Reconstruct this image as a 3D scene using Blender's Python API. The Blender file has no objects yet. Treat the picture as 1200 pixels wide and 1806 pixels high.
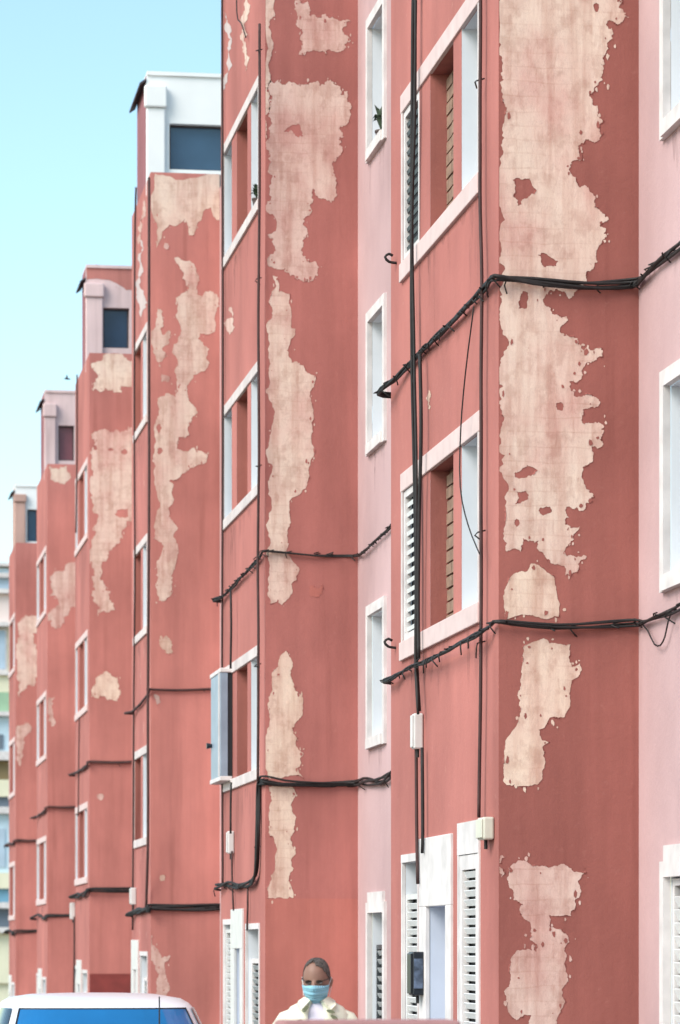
import bpy, bmesh, math, random
from math import sin, cos, tan, atan, pi, radians
from mathutils import Vector, Matrix
from mathutils.geometry import tessellate_polygon

# ------------------------------------------------------------------ camera, sky, sun, exposure
scene = bpy.context.scene
COL = scene.collection
TH = radians(8.61)          # the camera looks 8.6 degrees to the right of the street's direction
FPX = 6000.0                # focal length in pixels of the 1200 px wide photograph
CXP, YH = 600.0, 1670.0     # centre column and horizon row of the photograph
ZC = 1.75                   # camera height

cam_d = bpy.data.cameras.new("camera")
cam = bpy.data.objects.new("camera", cam_d)
COL.objects.link(cam)
cam.location = (0, 0, ZC)
cam.rotation_euler = (radians(90), 0, -TH)
cam_d.sensor_fit = 'HORIZONTAL'
cam_d.sensor_width = 36
cam_d.lens = FPX / 1200 * 36
cam_d.shift_y = (YH - 903) / 1200
cam_d.clip_start = 0.1
cam_d.clip_end = 3000
cam_d.dof.use_dof = True
cam_d.dof.focus_distance = 25
cam_d.dof.aperture_fstop = 6.3
scene.camera = cam

SUN_DIR = Vector((0.74, 0.43, -0.72)).normalized()     # way the light travels
world = bpy.data.worlds.new("World")
scene.world = world
world.use_nodes = True
wn = world.node_tree
wn.nodes.clear()
wout = wn.nodes.new('ShaderNodeOutputWorld')
wbg = wn.nodes.new('ShaderNodeBackground')
wsky = wn.nodes.new('ShaderNodeTexSky')
wsky.sky_type = 'NISHITA'
wsky.sun_disc = False
wsky.sun_elevation = math.asin(-SUN_DIR.z)
wsky.sun_rotation = math.atan2(-SUN_DIR.x, -SUN_DIR.y) % (2 * pi)
wsky.altitude = 0
wsky.air_density = 1.0
wsky.dust_density = 1.0
wsky.ozone_density = 1.0
wbg.inputs['Strength'].default_value = 0.12
wtint = wn.nodes.new('ShaderNodeMix')
wtint.data_type = 'RGBA'
wtint.blend_type = 'MULTIPLY'
wtint.inputs[0].default_value = 1.0
wtint.inputs[7].default_value = (1.0, 1.09, 1.0, 1)
wn.links.new(wsky.outputs[0], wtint.inputs[6])
wn.links.new(wtint.outputs[2], wbg.inputs[0])
wn.links.new(wbg.outputs[0], wout.inputs[0])

sun_d = bpy.data.lights.new("sun", 'SUN')
sun_d.energy = 1.5
sun_d.angle = radians(35)
sun_d.color = (1.0, 0.95, 0.88)
sun = bpy.data.objects.new("sun", sun_d)
COL.objects.link(sun)
sun.rotation_euler = SUN_DIR.to_track_quat('-Z', 'Y').to_euler()

scene.view_settings.view_transform = 'Standard'
scene.view_settings.look = 'None'
scene.view_settings.gamma = 1
scene.view_settings.exposure = 1.15
scene.view_settings.use_curve_mapping = False
scene.render.resolution_x, scene.render.resolution_y = 680, 1024

R = random.Random(7)

# ------------------------------------------------------------------ measuring helpers
# the photograph's directions, intersected with the real planes of the street
def ang(px): return TH + atan((px - CXP) / FPX)
def Yon(px, X): return X / tan(ang(px))
def Xon(px, Y): return Y * tan(ang(px))
def Zon(py, X, Y): return ZC + (YH - py) * (X * sin(TH) + Y * cos(TH)) / FPX

def ground_z(y): return -0.036 * (y - 20.0)

FX = 4.33                   # street facade plane of every bay
RX = 5.264                  # recessed pink wall plane

# ------------------------------------------------------------------ materials
MATS = {}
def new_mat(name):
    m = bpy.data.materials.new(name)
    m.use_nodes = True
    MATS[name] = m
    nt = m.node_tree
    return m, nt, nt.nodes['Principled BSDF']

def plain(name, col, rough=0.6, metal=0.0, var=0.0, scale=6.0, bump=0.0, spec=None):
    m, nt, b = new_mat(name)
    b.inputs['Roughness'].default_value = rough
    b.inputs['Metallic'].default_value = metal
    b.inputs['Base Color'].default_value = (*col, 1)
    if spec is not None: b.inputs['Specular IOR Level'].default_value = spec
    if var > 0 or bump > 0:
        g = nt.nodes.new('ShaderNodeNewGeometry')
        n = nt.nodes.new('ShaderNodeTexNoise')
        n.inputs['Scale'].default_value = scale
        n.inputs['Detail'].default_value = 6
        nt.links.new(g.outputs['Position'], n.inputs['Vector'])
        if var > 0:
            r = nt.nodes.new('ShaderNodeValToRGB')
            r.color_ramp.elements[0].position = 0.3
            r.color_ramp.elements[1].position = 0.7
            r.color_ramp.elements[0].color = (*[max(0, c * (1 - var)) for c in col], 1)
            r.color_ramp.elements[1].color = (*[min(1, c * (1 + var)) for c in col], 1)
            nt.links.new(n.outputs['Fac'], r.inputs['Fac'])
            nt.links.new(r.outputs['Color'], b.inputs['Base Color'])
        if bump > 0:
            bp = nt.nodes.new('ShaderNodeBump')
            bp.inputs['Strength'].default_value = bump
            bp.inputs['Distance'].default_value = 0.02
            nt.links.new(n.outputs['Fac'], bp.inputs['Height'])
            nt.links.new(bp.outputs['Normal'], b.inputs['Normal'])
    return m

def noise(nt, scale, vecscale, detail=5, rough=0.55):
    g = nt.nodes.new('ShaderNodeNewGeometry')
    mp = nt.nodes.new('ShaderNodeMapping')
    mp.inputs['Scale'].default_value = vecscale
    n = nt.nodes.new('ShaderNodeTexNoise')
    n.inputs['Scale'].default_value = scale
    n.inputs['Detail'].default_value = detail
    n.inputs['Roughness'].default_value = rough
    nt.links.new(g.outputs['Position'], mp.inputs['Vector'])
    nt.links.new(mp.outputs['Vector'], n.inputs['Vector'])
    return n.outputs['Fac']

def ramp(nt, fac, stops):
    r = nt.nodes.new('ShaderNodeValToRGB')
    cr = r.color_ramp
    while len(cr.elements) < len(stops): cr.elements.new(0.5)
    for e, (p, c) in zip(cr.elements, stops):
        e.position = p
        e.color = (*c, 1) if len(c) == 3 else c
    nt.links.new(fac, r.inputs['Fac'])
    return r.outputs['Color']

def mixc(nt, a, b, fac, mode='MIX'):
    mx = nt.nodes.new('ShaderNodeMix')
    mx.data_type = 'RGBA'
    mx.blend_type = mode
    for sock, v in ((mx.inputs[6], a), (mx.inputs[7], b)):
        if isinstance(v, tuple): sock.default_value = (*v, 1)
        else: nt.links.new(v, sock)
    if isinstance(fac, float): mx.inputs[0].default_value = fac
    else: nt.links.new(fac, mx.inputs[0])
    return mx.outputs[2]

def render_paint(name, col, worn, var=0.12, streak=0.16, chips=0.0, ys=1.0):
    """painted cement render: cloudy fading, long vertical rain streaks, fine grain"""
    m, nt, b = new_mat(name)
    b.inputs['Roughness'].default_value = 0.9
    b.inputs['Specular IOR Level'].default_value = 0.2
    lo = tuple(c * (1 - var) for c in col)
    hi = tuple(min(1, c * (1 + var)) for c in col)
    c1 = ramp(nt, noise(nt, 1.1, (1, 1, 0.6), 7, 0.62), [(0.30, lo), (0.72, hi)])
    s = ramp(nt, noise(nt, 3.2, (1.6, 1.6 * ys, 0.12), 5, 0.6),
             [(0.35, (1 - streak,) * 3), (0.68, (1 + 0 * streak,) * 3)])
    c2 = mixc(nt, c1, s, 1.0, 'MULTIPLY')
    cl = ramp(nt, noise(nt, 0.55, (1, 1, 0.8), 4, 0.55), [(0.35, (0.86, 0.85, 0.85)), (0.65, (1.09, 1.10, 1.10))])
    c2 = mixc(nt, c2, cl, 1.0, 'MULTIPLY')
    st = ramp(nt, noise(nt, 7.0, (1.0, 1.0 * ys, 0.05), 3, 0.5), [(0.60, (1, 1, 1)), (0.76, (0.80, 0.77, 0.76))])
    c2 = mixc(nt, c2, st, 0.8, 'MULTIPLY')
    f = ramp(nt, noise(nt, 14.0, (1, 1, 1), 8, 0.7), [(0.60, (0, 0, 0)), (0.78, (0.45,) * 3)])
    c3 = mixc(nt, c2, worn, f)
    if chips > 0:
        k = ramp(nt, noise(nt, 5.0, (1.2, 1.2, 0.35), 9, 0.72), [(0.64 - chips, (0, 0, 0)), (0.70 - chips, (0.8,) * 3)])
        c3 = mixc(nt, c3, worn, k)
    nt.links.new(c3, b.inputs['Base Color'])
    bp = nt.nodes.new('ShaderNodeBump')
    bp.inputs['Strength'].default_value = 0.35
    bp.inputs['Distance'].default_value = 0.012
    nt.links.new(noise(nt, 22, (1, 1, 1), 8, 0.7), bp.inputs['Height'])
    nt.links.new(bp.outputs['Normal'], b.inputs['Normal'])
    return m

def peeled_mat(name, pale, mid, pink):
    """bare undercoat: cream and pink clouds, vertical runs, ghost of the block courses below"""
    m, nt, b = new_mat(name)
    b.inputs['Roughness'].default_value = 0.95
    b.inputs['Specular IOR Level'].default_value = 0.1
    c1 = ramp(nt, noise(nt, 2.3, (1, 1, 0.7), 6, 0.6), [(0.34, pink), (0.50, mid), (0.64, pale)])
    runs = ramp(nt, noise(nt, 9.0, (1.3, 1.3, 0.10), 4, 0.6), [(0.36, (0.74, 0.60, 0.57)), (0.56, (1, 1, 1))])
    c2 = mixc(nt, c1, runs, 0.62, 'MULTIPLY')
    g = nt.nodes.new('ShaderNodeNewGeometry')
    sx = nt.nodes.new('ShaderNodeSeparateXYZ')
    cx = nt.nodes.new('ShaderNodeCombineXYZ')
    nt.links.new(g.outputs['Position'], sx.inputs[0])
    nt.links.new(sx.outputs['X'], cx.inputs['X'])
    nt.links.new(sx.outputs['Z'], cx.inputs['Y'])
    wob = nt.nodes.new('ShaderNodeVectorMath')
    wob.operation = 'MULTIPLY_ADD'
    nz = nt.nodes.new('ShaderNodeTexNoise')
    nz.inputs['Scale'].default_value = 3.5
    nt.links.new(g.outputs['Position'], nz.inputs['Vector'])
    nt.links.new(nz.outputs['Color'], wob.inputs[0])
    wob.inputs[1].default_value = (0.09, 0.06, 0)
    nt.links.new(cx.outputs[0], wob.inputs[2])
    br = nt.nodes.new('ShaderNodeTexBrick')
    br.inputs['Scale'].default_value = 1
    br.inputs['Brick Width'].default_value = 0.25
    br.inputs['Row Height'].default_value = 0.095
    br.inputs['Mortar Size'].default_value = 0.008
    br.inputs['Mortar Smooth'].default_value = 1.0
    br.inputs['Color1'].default_value = (1, 1, 1, 1)
    br.inputs['Color2'].default_value = (0.93, 0.91, 0.91, 1)
    br.inputs['Mortar'].default_value = (0.87, 0.81, 0.79, 1)
    nt.links.new(wob.outputs[0], br.inputs['Vector'])
    lay = ramp(nt, noise(nt, 1.7, (1, 1, 1), 3), [(0.36, (0.0,) * 3), (0.60, (0.85,) * 3)])
    c3 = mixc(nt, c2, br.outputs['Color'], lay, 'MULTIPLY')
    sp = ramp(nt, noise(nt, 26.0, (1, 1, 1), 6, 0.75), [(0.62, (0, 0, 0)), (0.76, (0.40,) * 3)])
    c4 = mixc(nt, c3, tuple(c * 0.62 for c in pink), sp)
    blot = ramp(nt, noise(nt, 6.5, (1, 1, 0.8), 8, 0.68), [(0.40, (0.80, 0.72, 0.70)), (0.50, (1, 1, 1)), (0.62, (1.0, 1.0, 1.0)), (0.70, (1.12, 1.12, 1.12))])
    c4 = mixc(nt, c4, blot, 0.7, 'MULTIPLY')
    fl = ramp(nt, noise(nt, 11.0, (1.2, 1.2, 0.8), 10, 0.74), [(0.655, (0, 0, 0)), (0.685, (0.8,) * 3)])
    c4 = mixc(nt, c4, (0.42, 0.19, 0.16), fl)
    ck = ramp(nt, noise(nt, 4.0, (1, 1, 1), 12, 0.8), [(0.493, (0, 0, 0)), (0.50, (0.40,) * 3), (0.507, (0, 0, 0))])
    c4 = mixc(nt, c4, tuple(c * 0.5 for c in pink), ck)
    nt.links.new(c4, b.inputs['Base Color'])
    bp = nt.nodes.new('ShaderNodeBump')
    bp.inputs['Strength'].default_value = 0.45
    bp.inputs['Distance'].default_value = 0.012
    nt.links.new(noise(nt, 18, (1, 1, 0.6), 9, 0.75), bp.inputs['Height'])
    nt.links.new(bp.outputs['Normal'], b.inputs['Normal'])
    return m

RED = (0.535, 0.205, 0.175)
M_red = render_paint('brick red render', RED, (0.50, 0.22, 0.18))
M_red1 = render_paint('shaded brick red render', (0.345, 0.119, 0.099), (0.42, 0.19, 0.155))  # darker copy of the red: nearest side wall's shade put into its colour
M_redm = render_paint('half shaded brick red render', (0.445, 0.160, 0.139), (0.50, 0.23, 0.19))  # in-between copy: weaker shade mixed into the second side wall's colour
M_red2 = render_paint('orange red repaint', (0.48, 0.165, 0.135), (0.52, 0.23, 0.19))
M_fac = render_paint('salmon red render', (0.49, 0.178, 0.152), (0.57, 0.30, 0.25), var=0.08, ys=.22)
M_facw = render_paint('chipped salmon render', (0.50, 0.18, 0.155), (0.66, 0.44, 0.38), var=0.10, chips=0.05, ys=.22)
M_pink = render_paint('pale pink render', (0.55, 0.365, 0.365), (0.58, 0.43, 0.42), var=0.05, streak=0.06, ys=.22)
M_white = plain('white trim paint', (0.66, 0.61, 0.595), 0.85, var=0.14, scale=5, bump=0.15)
M_pinkwhite = plain('pinkish white trim', (0.66, 0.50, 0.475), 0.8, var=0.08, scale=6, bump=0.2)
M_off = plain('dingy off white trim', (0.62, 0.535, 0.515), 0.85, var=0.14, scale=5, bump=0.2)
M_reveal = plain('white reveal paint', (0.74, 0.76, 0.80), 0.6, var=0.03, scale=4)
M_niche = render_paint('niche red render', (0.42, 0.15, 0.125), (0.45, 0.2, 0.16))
M_peel = peeled_mat('peeled undercoat', (0.74, 0.588, 0.494), (0.72, 0.538, 0.456), (0.66, 0.42, 0.362))
M_peelw = peeled_mat('warm peeled undercoat', (0.78, 0.62, 0.50), (0.75, 0.57, 0.465), (0.70, 0.48, 0.395))
M_peelp = peeled_mat('pinkish peeled undercoat', (0.70, 0.53, 0.46), (0.66, 0.46, 0.40), (0.59, 0.36, 0.315))
M_grime = plain('pale lime wash', (0.55, 0.44, 0.42), 0.95, var=0.10, scale=5, bump=0.2)
M_brick = plain('beige clay', (0.27, 0.17, 0.12), 0.9, var=0.25, scale=9, bump=0.5)
M_mortar = plain('dark joint mortar', (0.24, 0.14, 0.105), 0.95, var=0.2, scale=12)
M_dark = plain('dark recess', (0.02, 0.02, 0.023), 0.8)
M_cable = plain('black cable rubber', (0.014, 0.011, 0.011), 0.7, var=0.4, scale=20)
M_cableb = plain('brown painted cable', (0.055, 0.022, 0.02), 0.7, var=0.3, scale=9)
M_rust = plain('rusty iron', (0.16, 0.06, 0.03), 0.8, var=0.4, scale=30)
M_slat = plain('white slat', (0.76, 0.75, 0.74), 0.5, var=0.05, scale=8)
M_slatd = plain('grey slat', (0.34, 0.36, 0.36), 0.5, var=0.15, scale=8)
M_slatb = plain('black slat', (0.045, 0.05, 0.055), 0.5, var=0.2, scale=8)
M_door = plain('pale grey blue door', (0.56, 0.59, 0.68), 0.45, var=0.05, scale=3)
M_box = plain('cream plastic box', (0.62, 0.60, 0.50), 0.5, var=0.06, scale=7)
M_boxw = plain('grey white plastic', (0.66, 0.64, 0.62), 0.5, var=0.06, scale=7)
M_metal = plain('blue grey sheet metal', (0.27, 0.33, 0.41), 0.45, var=0.12, scale=5)
M_asph = plain('asphalt', (0.055, 0.054, 0.053), 0.95, var=0.3, scale=9, bump=0.4)
M_pave = plain('pavement concrete', (0.30, 0.28, 0.26), 0.95, var=0.15, scale=3, bump=0.3)
M_kerb = plain('kerb concrete', (0.36, 0.34, 0.32), 0.95, var=0.12, scale=4, bump=0.3)
M_line = plain('road paint', (0.72, 0.72, 0.70), 0.8, var=0.1, scale=9)
M_soil = plain('dry soil', (0.24, 0.18, 0.12), 1.0, var=0.25, scale=0.4, bump=0.3)
M_roof = plain('roof tile grey', (0.22, 0.21, 0.21), 0.9, var=0.2, scale=5)
M_eave = plain('dark eave felt', (0.06, 0.05, 0.055), 0.9, var=0.2, scale=5)

def glass_mat(name, col, rough=0.08, spec=0.6):
    m, nt, b = new_mat(name)
    b.inputs['Roughness'].default_value = rough
    b.inputs['Specular IOR Level'].default_value = spec
    c = ramp(nt, noise(nt, 1.5, (1, 1, 1), 3), [(0.3, tuple(x * 0.8 for x in col)), (0.7, tuple(x * 1.15 for x in col))])
    nt.links.new(c, b.inputs['Base Color'])
    return m
M_glass = glass_mat('window glass', (0.06, 0.075, 0.09))
M_bluegl = glass_mat('deep blue glazing', (0.035, 0.08, 0.14), 0.25)
M_navygl = glass_mat('navy glazing', (0.016, 0.035, 0.075), 0.25)
M_wine = glass_mat('wine red glazing', (0.20, 0.06, 0.075), 0.4)

# ------------------------------------------------------------------ mesh helpers
class MB:
    def __init__(s): s.v, s.f = [], []
    def quad(s, a, b, c, d):
        n = len(s.v); s.v += [a, b, c, d]; s.f.append((n, n + 1, n + 2, n + 3)); return s
    def box(s, x0, x1, y0, y1, z0, z1):
        n = len(s.v)
        s.v += [(x0, y0, z0), (x1, y0, z0), (x1, y1, z0), (x0, y1, z0), (x0, y0, z1), (x1, y0, z1), (x1, y1, z1), (x0, y1, z1)]
        s.f += [tuple(n + i for i in q) for q in ((0, 3, 2, 1), (4, 5, 6, 7), (0, 1, 5, 4), (1, 2, 6, 5), (2, 3, 7, 6), (3, 0, 4, 7))]
        return s
    def sweep(s, path, radii, seg=8, flat=1.0, cap=True):
        """tube through points; radii a number or one per point"""
        P = [Vector(p) for p in path]
        if not isinstance(radii, (list, tuple)): radii = [radii] * len(P)
        rings = []
        prev = None
        for i, p in enumerate(P):
            t = (P[min(i + 1, len(P) - 1)] - P[max(i - 1, 0)]).normalized()
            if prev is None:
                u = t.cross(Vector((0, 0, 1)))
                if u.length < 0.1: u = t.cross(Vector((0, 1, 0)))
                u.normalize()
            else:
                u = (prev - t * prev.dot(t)).normalized()
            prev = u
            w = t.cross(u)
            n = len(s.v)
            r = radii[i]
            for k in range(seg):
                a = 2 * pi * k / seg
                s.v.append(tuple(p + u * (r * cos(a)) + w * (r * flat * sin(a))))
            rings.append(n)
        for a, b in zip(rings, rings[1:]):
            for k in range(seg):
                k2 = (k + 1) % seg
                s.f.append((a + k, a + k2, b + k2, b + k))
        if cap:
            s.f.append(tuple(rings[0] + k for k in reversed(range(seg))))
            s.f.append(tuple(rings[-1] + k for k in range(seg)))
        return s
    def loft(s, rings, cap=True):
        """rings: lists of points, all the same length"""
        st = []
        m = len(rings[0])
        for r in rings:
            st.append(len(s.v)); s.v += [tuple(p) for p in r]
        for a, b in zip(st, st[1:]):
            for k in range(m):
                k2 = (k + 1) % m
                s.f.append((a + k, a + k2, b + k2, b + k))
        if cap:
            s.f.append(tuple(st[0] + k for k in reversed(range(m))))
            s.f.append(tuple(st[-1] + k for k in range(m)))
        return s
    def prism(s, poly, axis, a, b):
        """polygon (two coordinates) extruded along axis from a to b"""
        def P(p, t):
            return (t, p[0], p[1]) if axis == 'x' else ((p[0], t, p[1]) if axis == 'y' else (p[0], p[1], t))
        return s.loft([[P(p, a) for p in poly], [P(p, b) for p in poly]])
    def mesh(s, name, origin=(0, 0, 0), smooth=False):
        me = bpy.data.meshes.new(name)
        ox, oy, oz = origin
        me.from_pydata([(x - ox, y - oy, z - oz) for x, y, z in s.v], [], s.f)
        me.validate()
        if smooth:
            for p in me.polygons: p.use_smooth = True
        return me
    def build(s, name, mat, parent=None, smooth=False, bevel=0.0, label=None):
        org = ROOT.get(parent.name, (0, 0, 0)) if parent else (0, 0, 0)
        o = bpy.data.objects.new(name, s.mesh(name, org, smooth))
        COL.objects.link(o)
        o.data.materials.append(mat)
        if parent:
            o.parent = parent
            ROOT[o.name] = org
        if bevel:
            bv = o.modifiers.new('bevel', 'BEVEL'); bv.width = bevel; bv.segments = 2; bv.limit_method = 'ANGLE'
        if label: o['label'] = label
        return o

ROOT = {}     # object name -> world origin of the thing it belongs to
def thing(name, label, cat, loc, group=None):
    o = bpy.data.objects.new(name, None)
    o.empty_display_size = 0.3
    COL.objects.link(o)
    o.location = loc
    ROOT[o.name] = tuple(loc)
    tag(o, label, cat, group)
    return o
def tag(o, label, cat, group=None):
    o['label'] = label; o['category'] = cat
    if group: o['group'] = group
    return o
def struct(name, mb, mat):
    o = mb.build(name, mat); o['kind'] = 'structure'; return o
def inst(name, me, mat, parent, pos, rot=None):
    """one more piece that shares mesh data, placed in world space under parent"""
    o = bpy.data.objects.new(name, me)
    COL.objects.link(o)
    org = ROOT[parent.name]
    o.location = Vector(pos) - Vector(org)
    if rot: o.rotation_euler = rot
    o.parent = parent
    if not me.materials: me.materials.append(mat)
    return o

def wall_x(mb, X, y0, y1, z0, z1, holes):
    """wall sheet in the plane x = X with rectangular openings (y0, y1, z0, z1)"""
    ys = sorted({y0, y1, *[h[0] for h in holes], *[h[1] for h in holes]})
    zs = sorted({z0, z1, *[h[2] for h in holes], *[h[3] for h in holes]})
    for a, b in zip(ys, ys[1:]):
        for c, d in zip(zs, zs[1:]):
            my, mz = (a + b) / 2, (c + d) / 2
            if any(h[0] < my < h[1] and h[2] < mz < h[3] for h in holes): continue
            mb.quad((X, a, c), (X, b, c), (X, b, d), (X, a, d))
def reveal_x(mb, X, y0, y1, z0, z1, dep, st=.016, sj=.016):
    """the four inner faces of an opening; st / sj: where head and jambs start behind the trim"""
    E = X + dep
    mb.quad((X + sj, y0, z0), (E, y0, z0), (E, y0, z1), (X + sj, y0, z1))
    mb.quad((X + sj, y1, z0), (X + sj, y1, z1), (E, y1, z1), (E, y1, z0))
    mb.quad((X + st, y0, z1), (E, y0, z1), (E, y1, z1), (X + st, y1, z1))
    mb.quad((X + st, y0, z0), (X + st, y1, z0), (E, y1, z0), (E, y0, z0))
def pane_x(mb, X, y0, y1, z0, z1):
    mb.quad((X, y0, z0), (X, y0, z1), (X, y1, z1), (X, y1, z0))

# ------------------------------------------------------------------ ground
def sheet(name, x0, x1, ya, yb, lift, mat):
    mb = MB()
    mb.quad((x0, ya, ground_z(ya) + lift), (x1, ya, ground_z(ya) + lift), (x1, yb, ground_z(yb) + lift), (x0, yb, ground_z(yb) + lift))
    return struct(name, mb, mat)
sheet('ground', -400, 400, -60, 900, -0.02, M_soil)
sheet('road', -5.2, 2.95, -60, 300, 0.0, M_asph)
def ramp_box(name, x0, x1, ya, yb, lift, mat):
    mb = MB()
    za, zb = ground_z(ya), ground_z(yb)
    mb.loft([[(x0, ya, za - .1), (x1, ya, za - .1), (x1, ya, za + lift), (x0, ya, za + lift)],
             [(x0, yb, zb - .1), (x1, yb, zb - .1), (x1, yb, zb + lift), (x0, yb, zb + lift)]])
    return struct(name, mb, mat)
ramp_box('kerb', 2.95, 3.1, -60, 300, 0.13, M_kerb)
ramp_box('pavement', 3.102, 6.2, -60, 300, 0.126, M_pave)
ramp_box('kerb', -5.35, -5.2, -60, 300, 0.13, M_kerb)
ramp_box('pavement', -8.4, -5.352, -60, 300, 0.126, M_pave)
for i in range(30):
    y = 4 + i * 6.0
    sheet('road_marking', -1.5, -1.38, y, y + 3.0, 0.005, M_line)

# ------------------------------------------------------------------ peeled patches
def ragged(poly, amp, seed, minlen=3.0):
    rr = random.Random(seed)
    pts = [tuple(p) for p in poly]
    for lev in range(5):
        out = []
        for i, p in enumerate(pts):
            q = pts[(i + 1) % len(pts)]
            out.append(p)
            dx, dy = q[0] - p[0], q[1] - p[1]
            L = math.hypot(dx, dy)
            if L > minlen:
                t = rr.uniform(.38, .62)
                o = rr.gauss(0, amp) * min(L, 45)
                out.append((p[0] + dx * t - dy / L * o, p[1] + dy * t + dx / L * o))
        pts = out
    return pts
def clean(poly):
    out = []
    for p in poly:
        if not out or (abs(p[0] - out[-1][0]) + abs(p[1] - out[-1][1])) > 1e-5: out.append(p)
    return out
def patch(block, wall, Yw, poly, mat, seed, holes=(), amp=0.19, minlen=2.2, clipx=None, paint=None, rim=0.009, clipz=None):
    """a place where the paint has come off the wall in the plane y = Yw, traced outline in photo pixels"""
    if clipx is None: clipx = (FX + 0.004, RX - 0.004)
    if clipz is None: clipz = [b['zp'] for b in BLK if b['o'] == block][0] - .004
    def mp(p):
        X = min(max(Xon(p[0], Yw), clipx[0]), clipx[1])
        return (X, min(Zon(p[1], X, Yw), clipz))
    def shoe(l): return abs(sum(l[i][0] * l[(i + 1) % len(l)][1] - l[(i + 1) % len(l)][0] * l[i][1] for i in range(len(l)))) / 2
    for att in range(14):
        am = amp * (1, 1, .9, .85, .8, .75, .7, .6, .5, .4, .3, .2, .1, .03)[att]
        loops = [clean([mp(p) for p in ragged(poly, am, seed + 1000 * att, minlen)])]
        for i, h in enumerate(holes): loops.append(clean([mp(p) for p in ragged(h, am * .8, seed * 7 + i + 1000 * att, minlen)]))
        fl = [Vector((p[0], p[1], 0)) for l in loops for p in l]
        tris = tessellate_polygon([[Vector((p[0], p[1], 0)) for p in l] for l in loops])
        want = shoe(loops[0]) - sum(shoe(l) for l in loops[1:])
        got = sum(abs((fl[t[1]] - fl[t[0]]).cross(fl[t[2]] - fl[t[0]]).z) / 2 for t in tris)
        if abs(got - want) < .0012 * want: break
    mb = MB()
    mb.v = [(p.x, Yw - 0.003, p.y) for p in fl]
    mb.f = [tuple(t) for t in tris]
    o = mb.build('peeled_patch', mat, wall)
    # lifted rim of the paint film round the bare place
    rm = MB()
    for li, l in enumerate(loops):
        n = len(l)
        area = sum(l[i][0] * l[(i + 1) % n][1] - l[(i + 1) % n][0] * l[i][1] for i in range(n))
        sgn = (1 if area > 0 else -1) * (1 if li == 0 else -1)
        rr = random.Random(seed + 99 + li)
        lift = [0.0006 + 0.007 * rr.random() ** 4 for _ in range(n)]
        outp = []
        for i in range(n):
            a, b = l[i - 1], l[(i + 1) % n]
            dx, dz = b[0] - a[0], b[1] - a[1]
            L = math.hypot(dx, dz) or 1
            outp.append((l[i][0] + sgn * dz / L * rim, l[i][1] - sgn * dx / L * rim))
        for i in range(n):
            j = (i + 1) % n
            if sin(i * .37 + seed) + sin(i * .11 + 2 * seed) < 1.15: continue
            if min(l[i][0], l[j][0], outp[i][0], outp[j][0]) < clipx[0] + 1e-4: continue
            if max(l[i][0], l[j][0], outp[i][0], outp[j][0]) > clipx[1] - 1e-4: continue
            rm.quad((l[i][0], Yw - 0.004 - lift[i], l[i][1]), (l[j][0], Yw - 0.004 - lift[j], l[j][1]),
                    (outp[j][0], Yw - 0.0015, outp[j][1]), (outp[i][0], Yw - 0.0015, outp[i][1]))
    if rm.v:
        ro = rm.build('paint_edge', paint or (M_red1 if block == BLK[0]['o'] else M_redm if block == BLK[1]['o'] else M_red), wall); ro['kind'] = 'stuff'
    ch, fk = MB(), MB()
    rr = random.Random(seed + 5)
    l = loops[0]; n = len(l)
    area = sum(l[i][0] * l[(i + 1) % n][1] - l[(i + 1) % n][0] * l[i][1] for i in range(n))
    sg = 1 if area > 0 else -1
    if abs(area) > .04:
        for q in range(n // 18):
            i = rr.randrange(n)
            a, b = l[i - 1], l[(i + 1) % n]
            dx, dz = b[0] - a[0], b[1] - a[1]
            L = math.hypot(dx, dz) or 1
            out = q % 2 == 0
            off = rr.choice((.4, .6, 1)) * rr.uniform(.012, .07) * (1 if out else -1)
            cx, cz = l[i][0] + sg * dz / L * off, l[i][1] - sg * dx / L * off
            r = rr.uniform(.003, .013) if out else rr.uniform(.004, .016)
            if not (clipx[0] + .02 < cx < clipx[1] - .02) or cz > clipz - .03: continue
            m = ch if out else fk
            k0 = len(m.v); nn = rr.randint(5, 8); st = rr.uniform(.8, 2.2); a0 = rr.uniform(0, 6.3)
            m.v += [(cx + r * rr.uniform(.5, 1.2) * cos(a0 + 6.283 * t / nn), Yw - (.0026 if out else .0048) - q * .00001, cz + r * st * rr.uniform(.5, 1.2) * sin(a0 + 6.283 * t / nn)) for t in range(nn)]
            m.f.append(tuple(range(k0, k0 + nn)))
    if ch.v: co = ch.build('paint_chips', mat, wall); co['kind'] = 'stuff'
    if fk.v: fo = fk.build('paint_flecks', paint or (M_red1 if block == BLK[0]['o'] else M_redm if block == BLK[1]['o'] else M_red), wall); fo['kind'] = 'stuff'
    return o
def blob(cx, cy, rx, ry, n=10, seed=1):
    rr = random.Random(seed)
    return [(cx + rx * rr.uniform(.8, 1.15) * cos(2 * pi * i / n), cy + ry * rr.uniform(.8, 1.15) * sin(2 * pi * i / n)) for i in range(n)]

# ------------------------------------------------------------------ the blocks
# corner column, far end column, foot of the lowest framed window (column, row), offset of the frames, parapet row
BLK = [dict(c=880, e=690, s=(845, 1100), off=0.05, par=None, pk=0.03),
       dict(c=468, e=390, s=(452, 1382), off=-0.12, par=None, pk=0.22),
       dict(c=266, e=236, s=(251, 1497), off=-0.12, par=303, pk=0.1),
       dict(c=158, e=133, s=(146, 1563), off=-0.2, par=622, pk=0.1),
       dict(c=84, e=65, s=(68, 1600), off=-0.2, par=818, pk=0.1),
       dict(c=28, e=16, s=(19, 1626), off=-0.2, par=957, pk=0.1)]
LAB = ['nearest red apartment bay with big pale peeled patch on its side wall',
       'second red apartment bay, behind the masked man, with narrow peeled strip',
       'third red apartment bay with white rooftop room and dark blue window',
       'fourth red apartment bay with pink rooftop room under a red top',
       'fifth red apartment bay with pink rooftop room and wine red window',
       'farthest red apartment bay at the left edge with white rooftop top']
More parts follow.
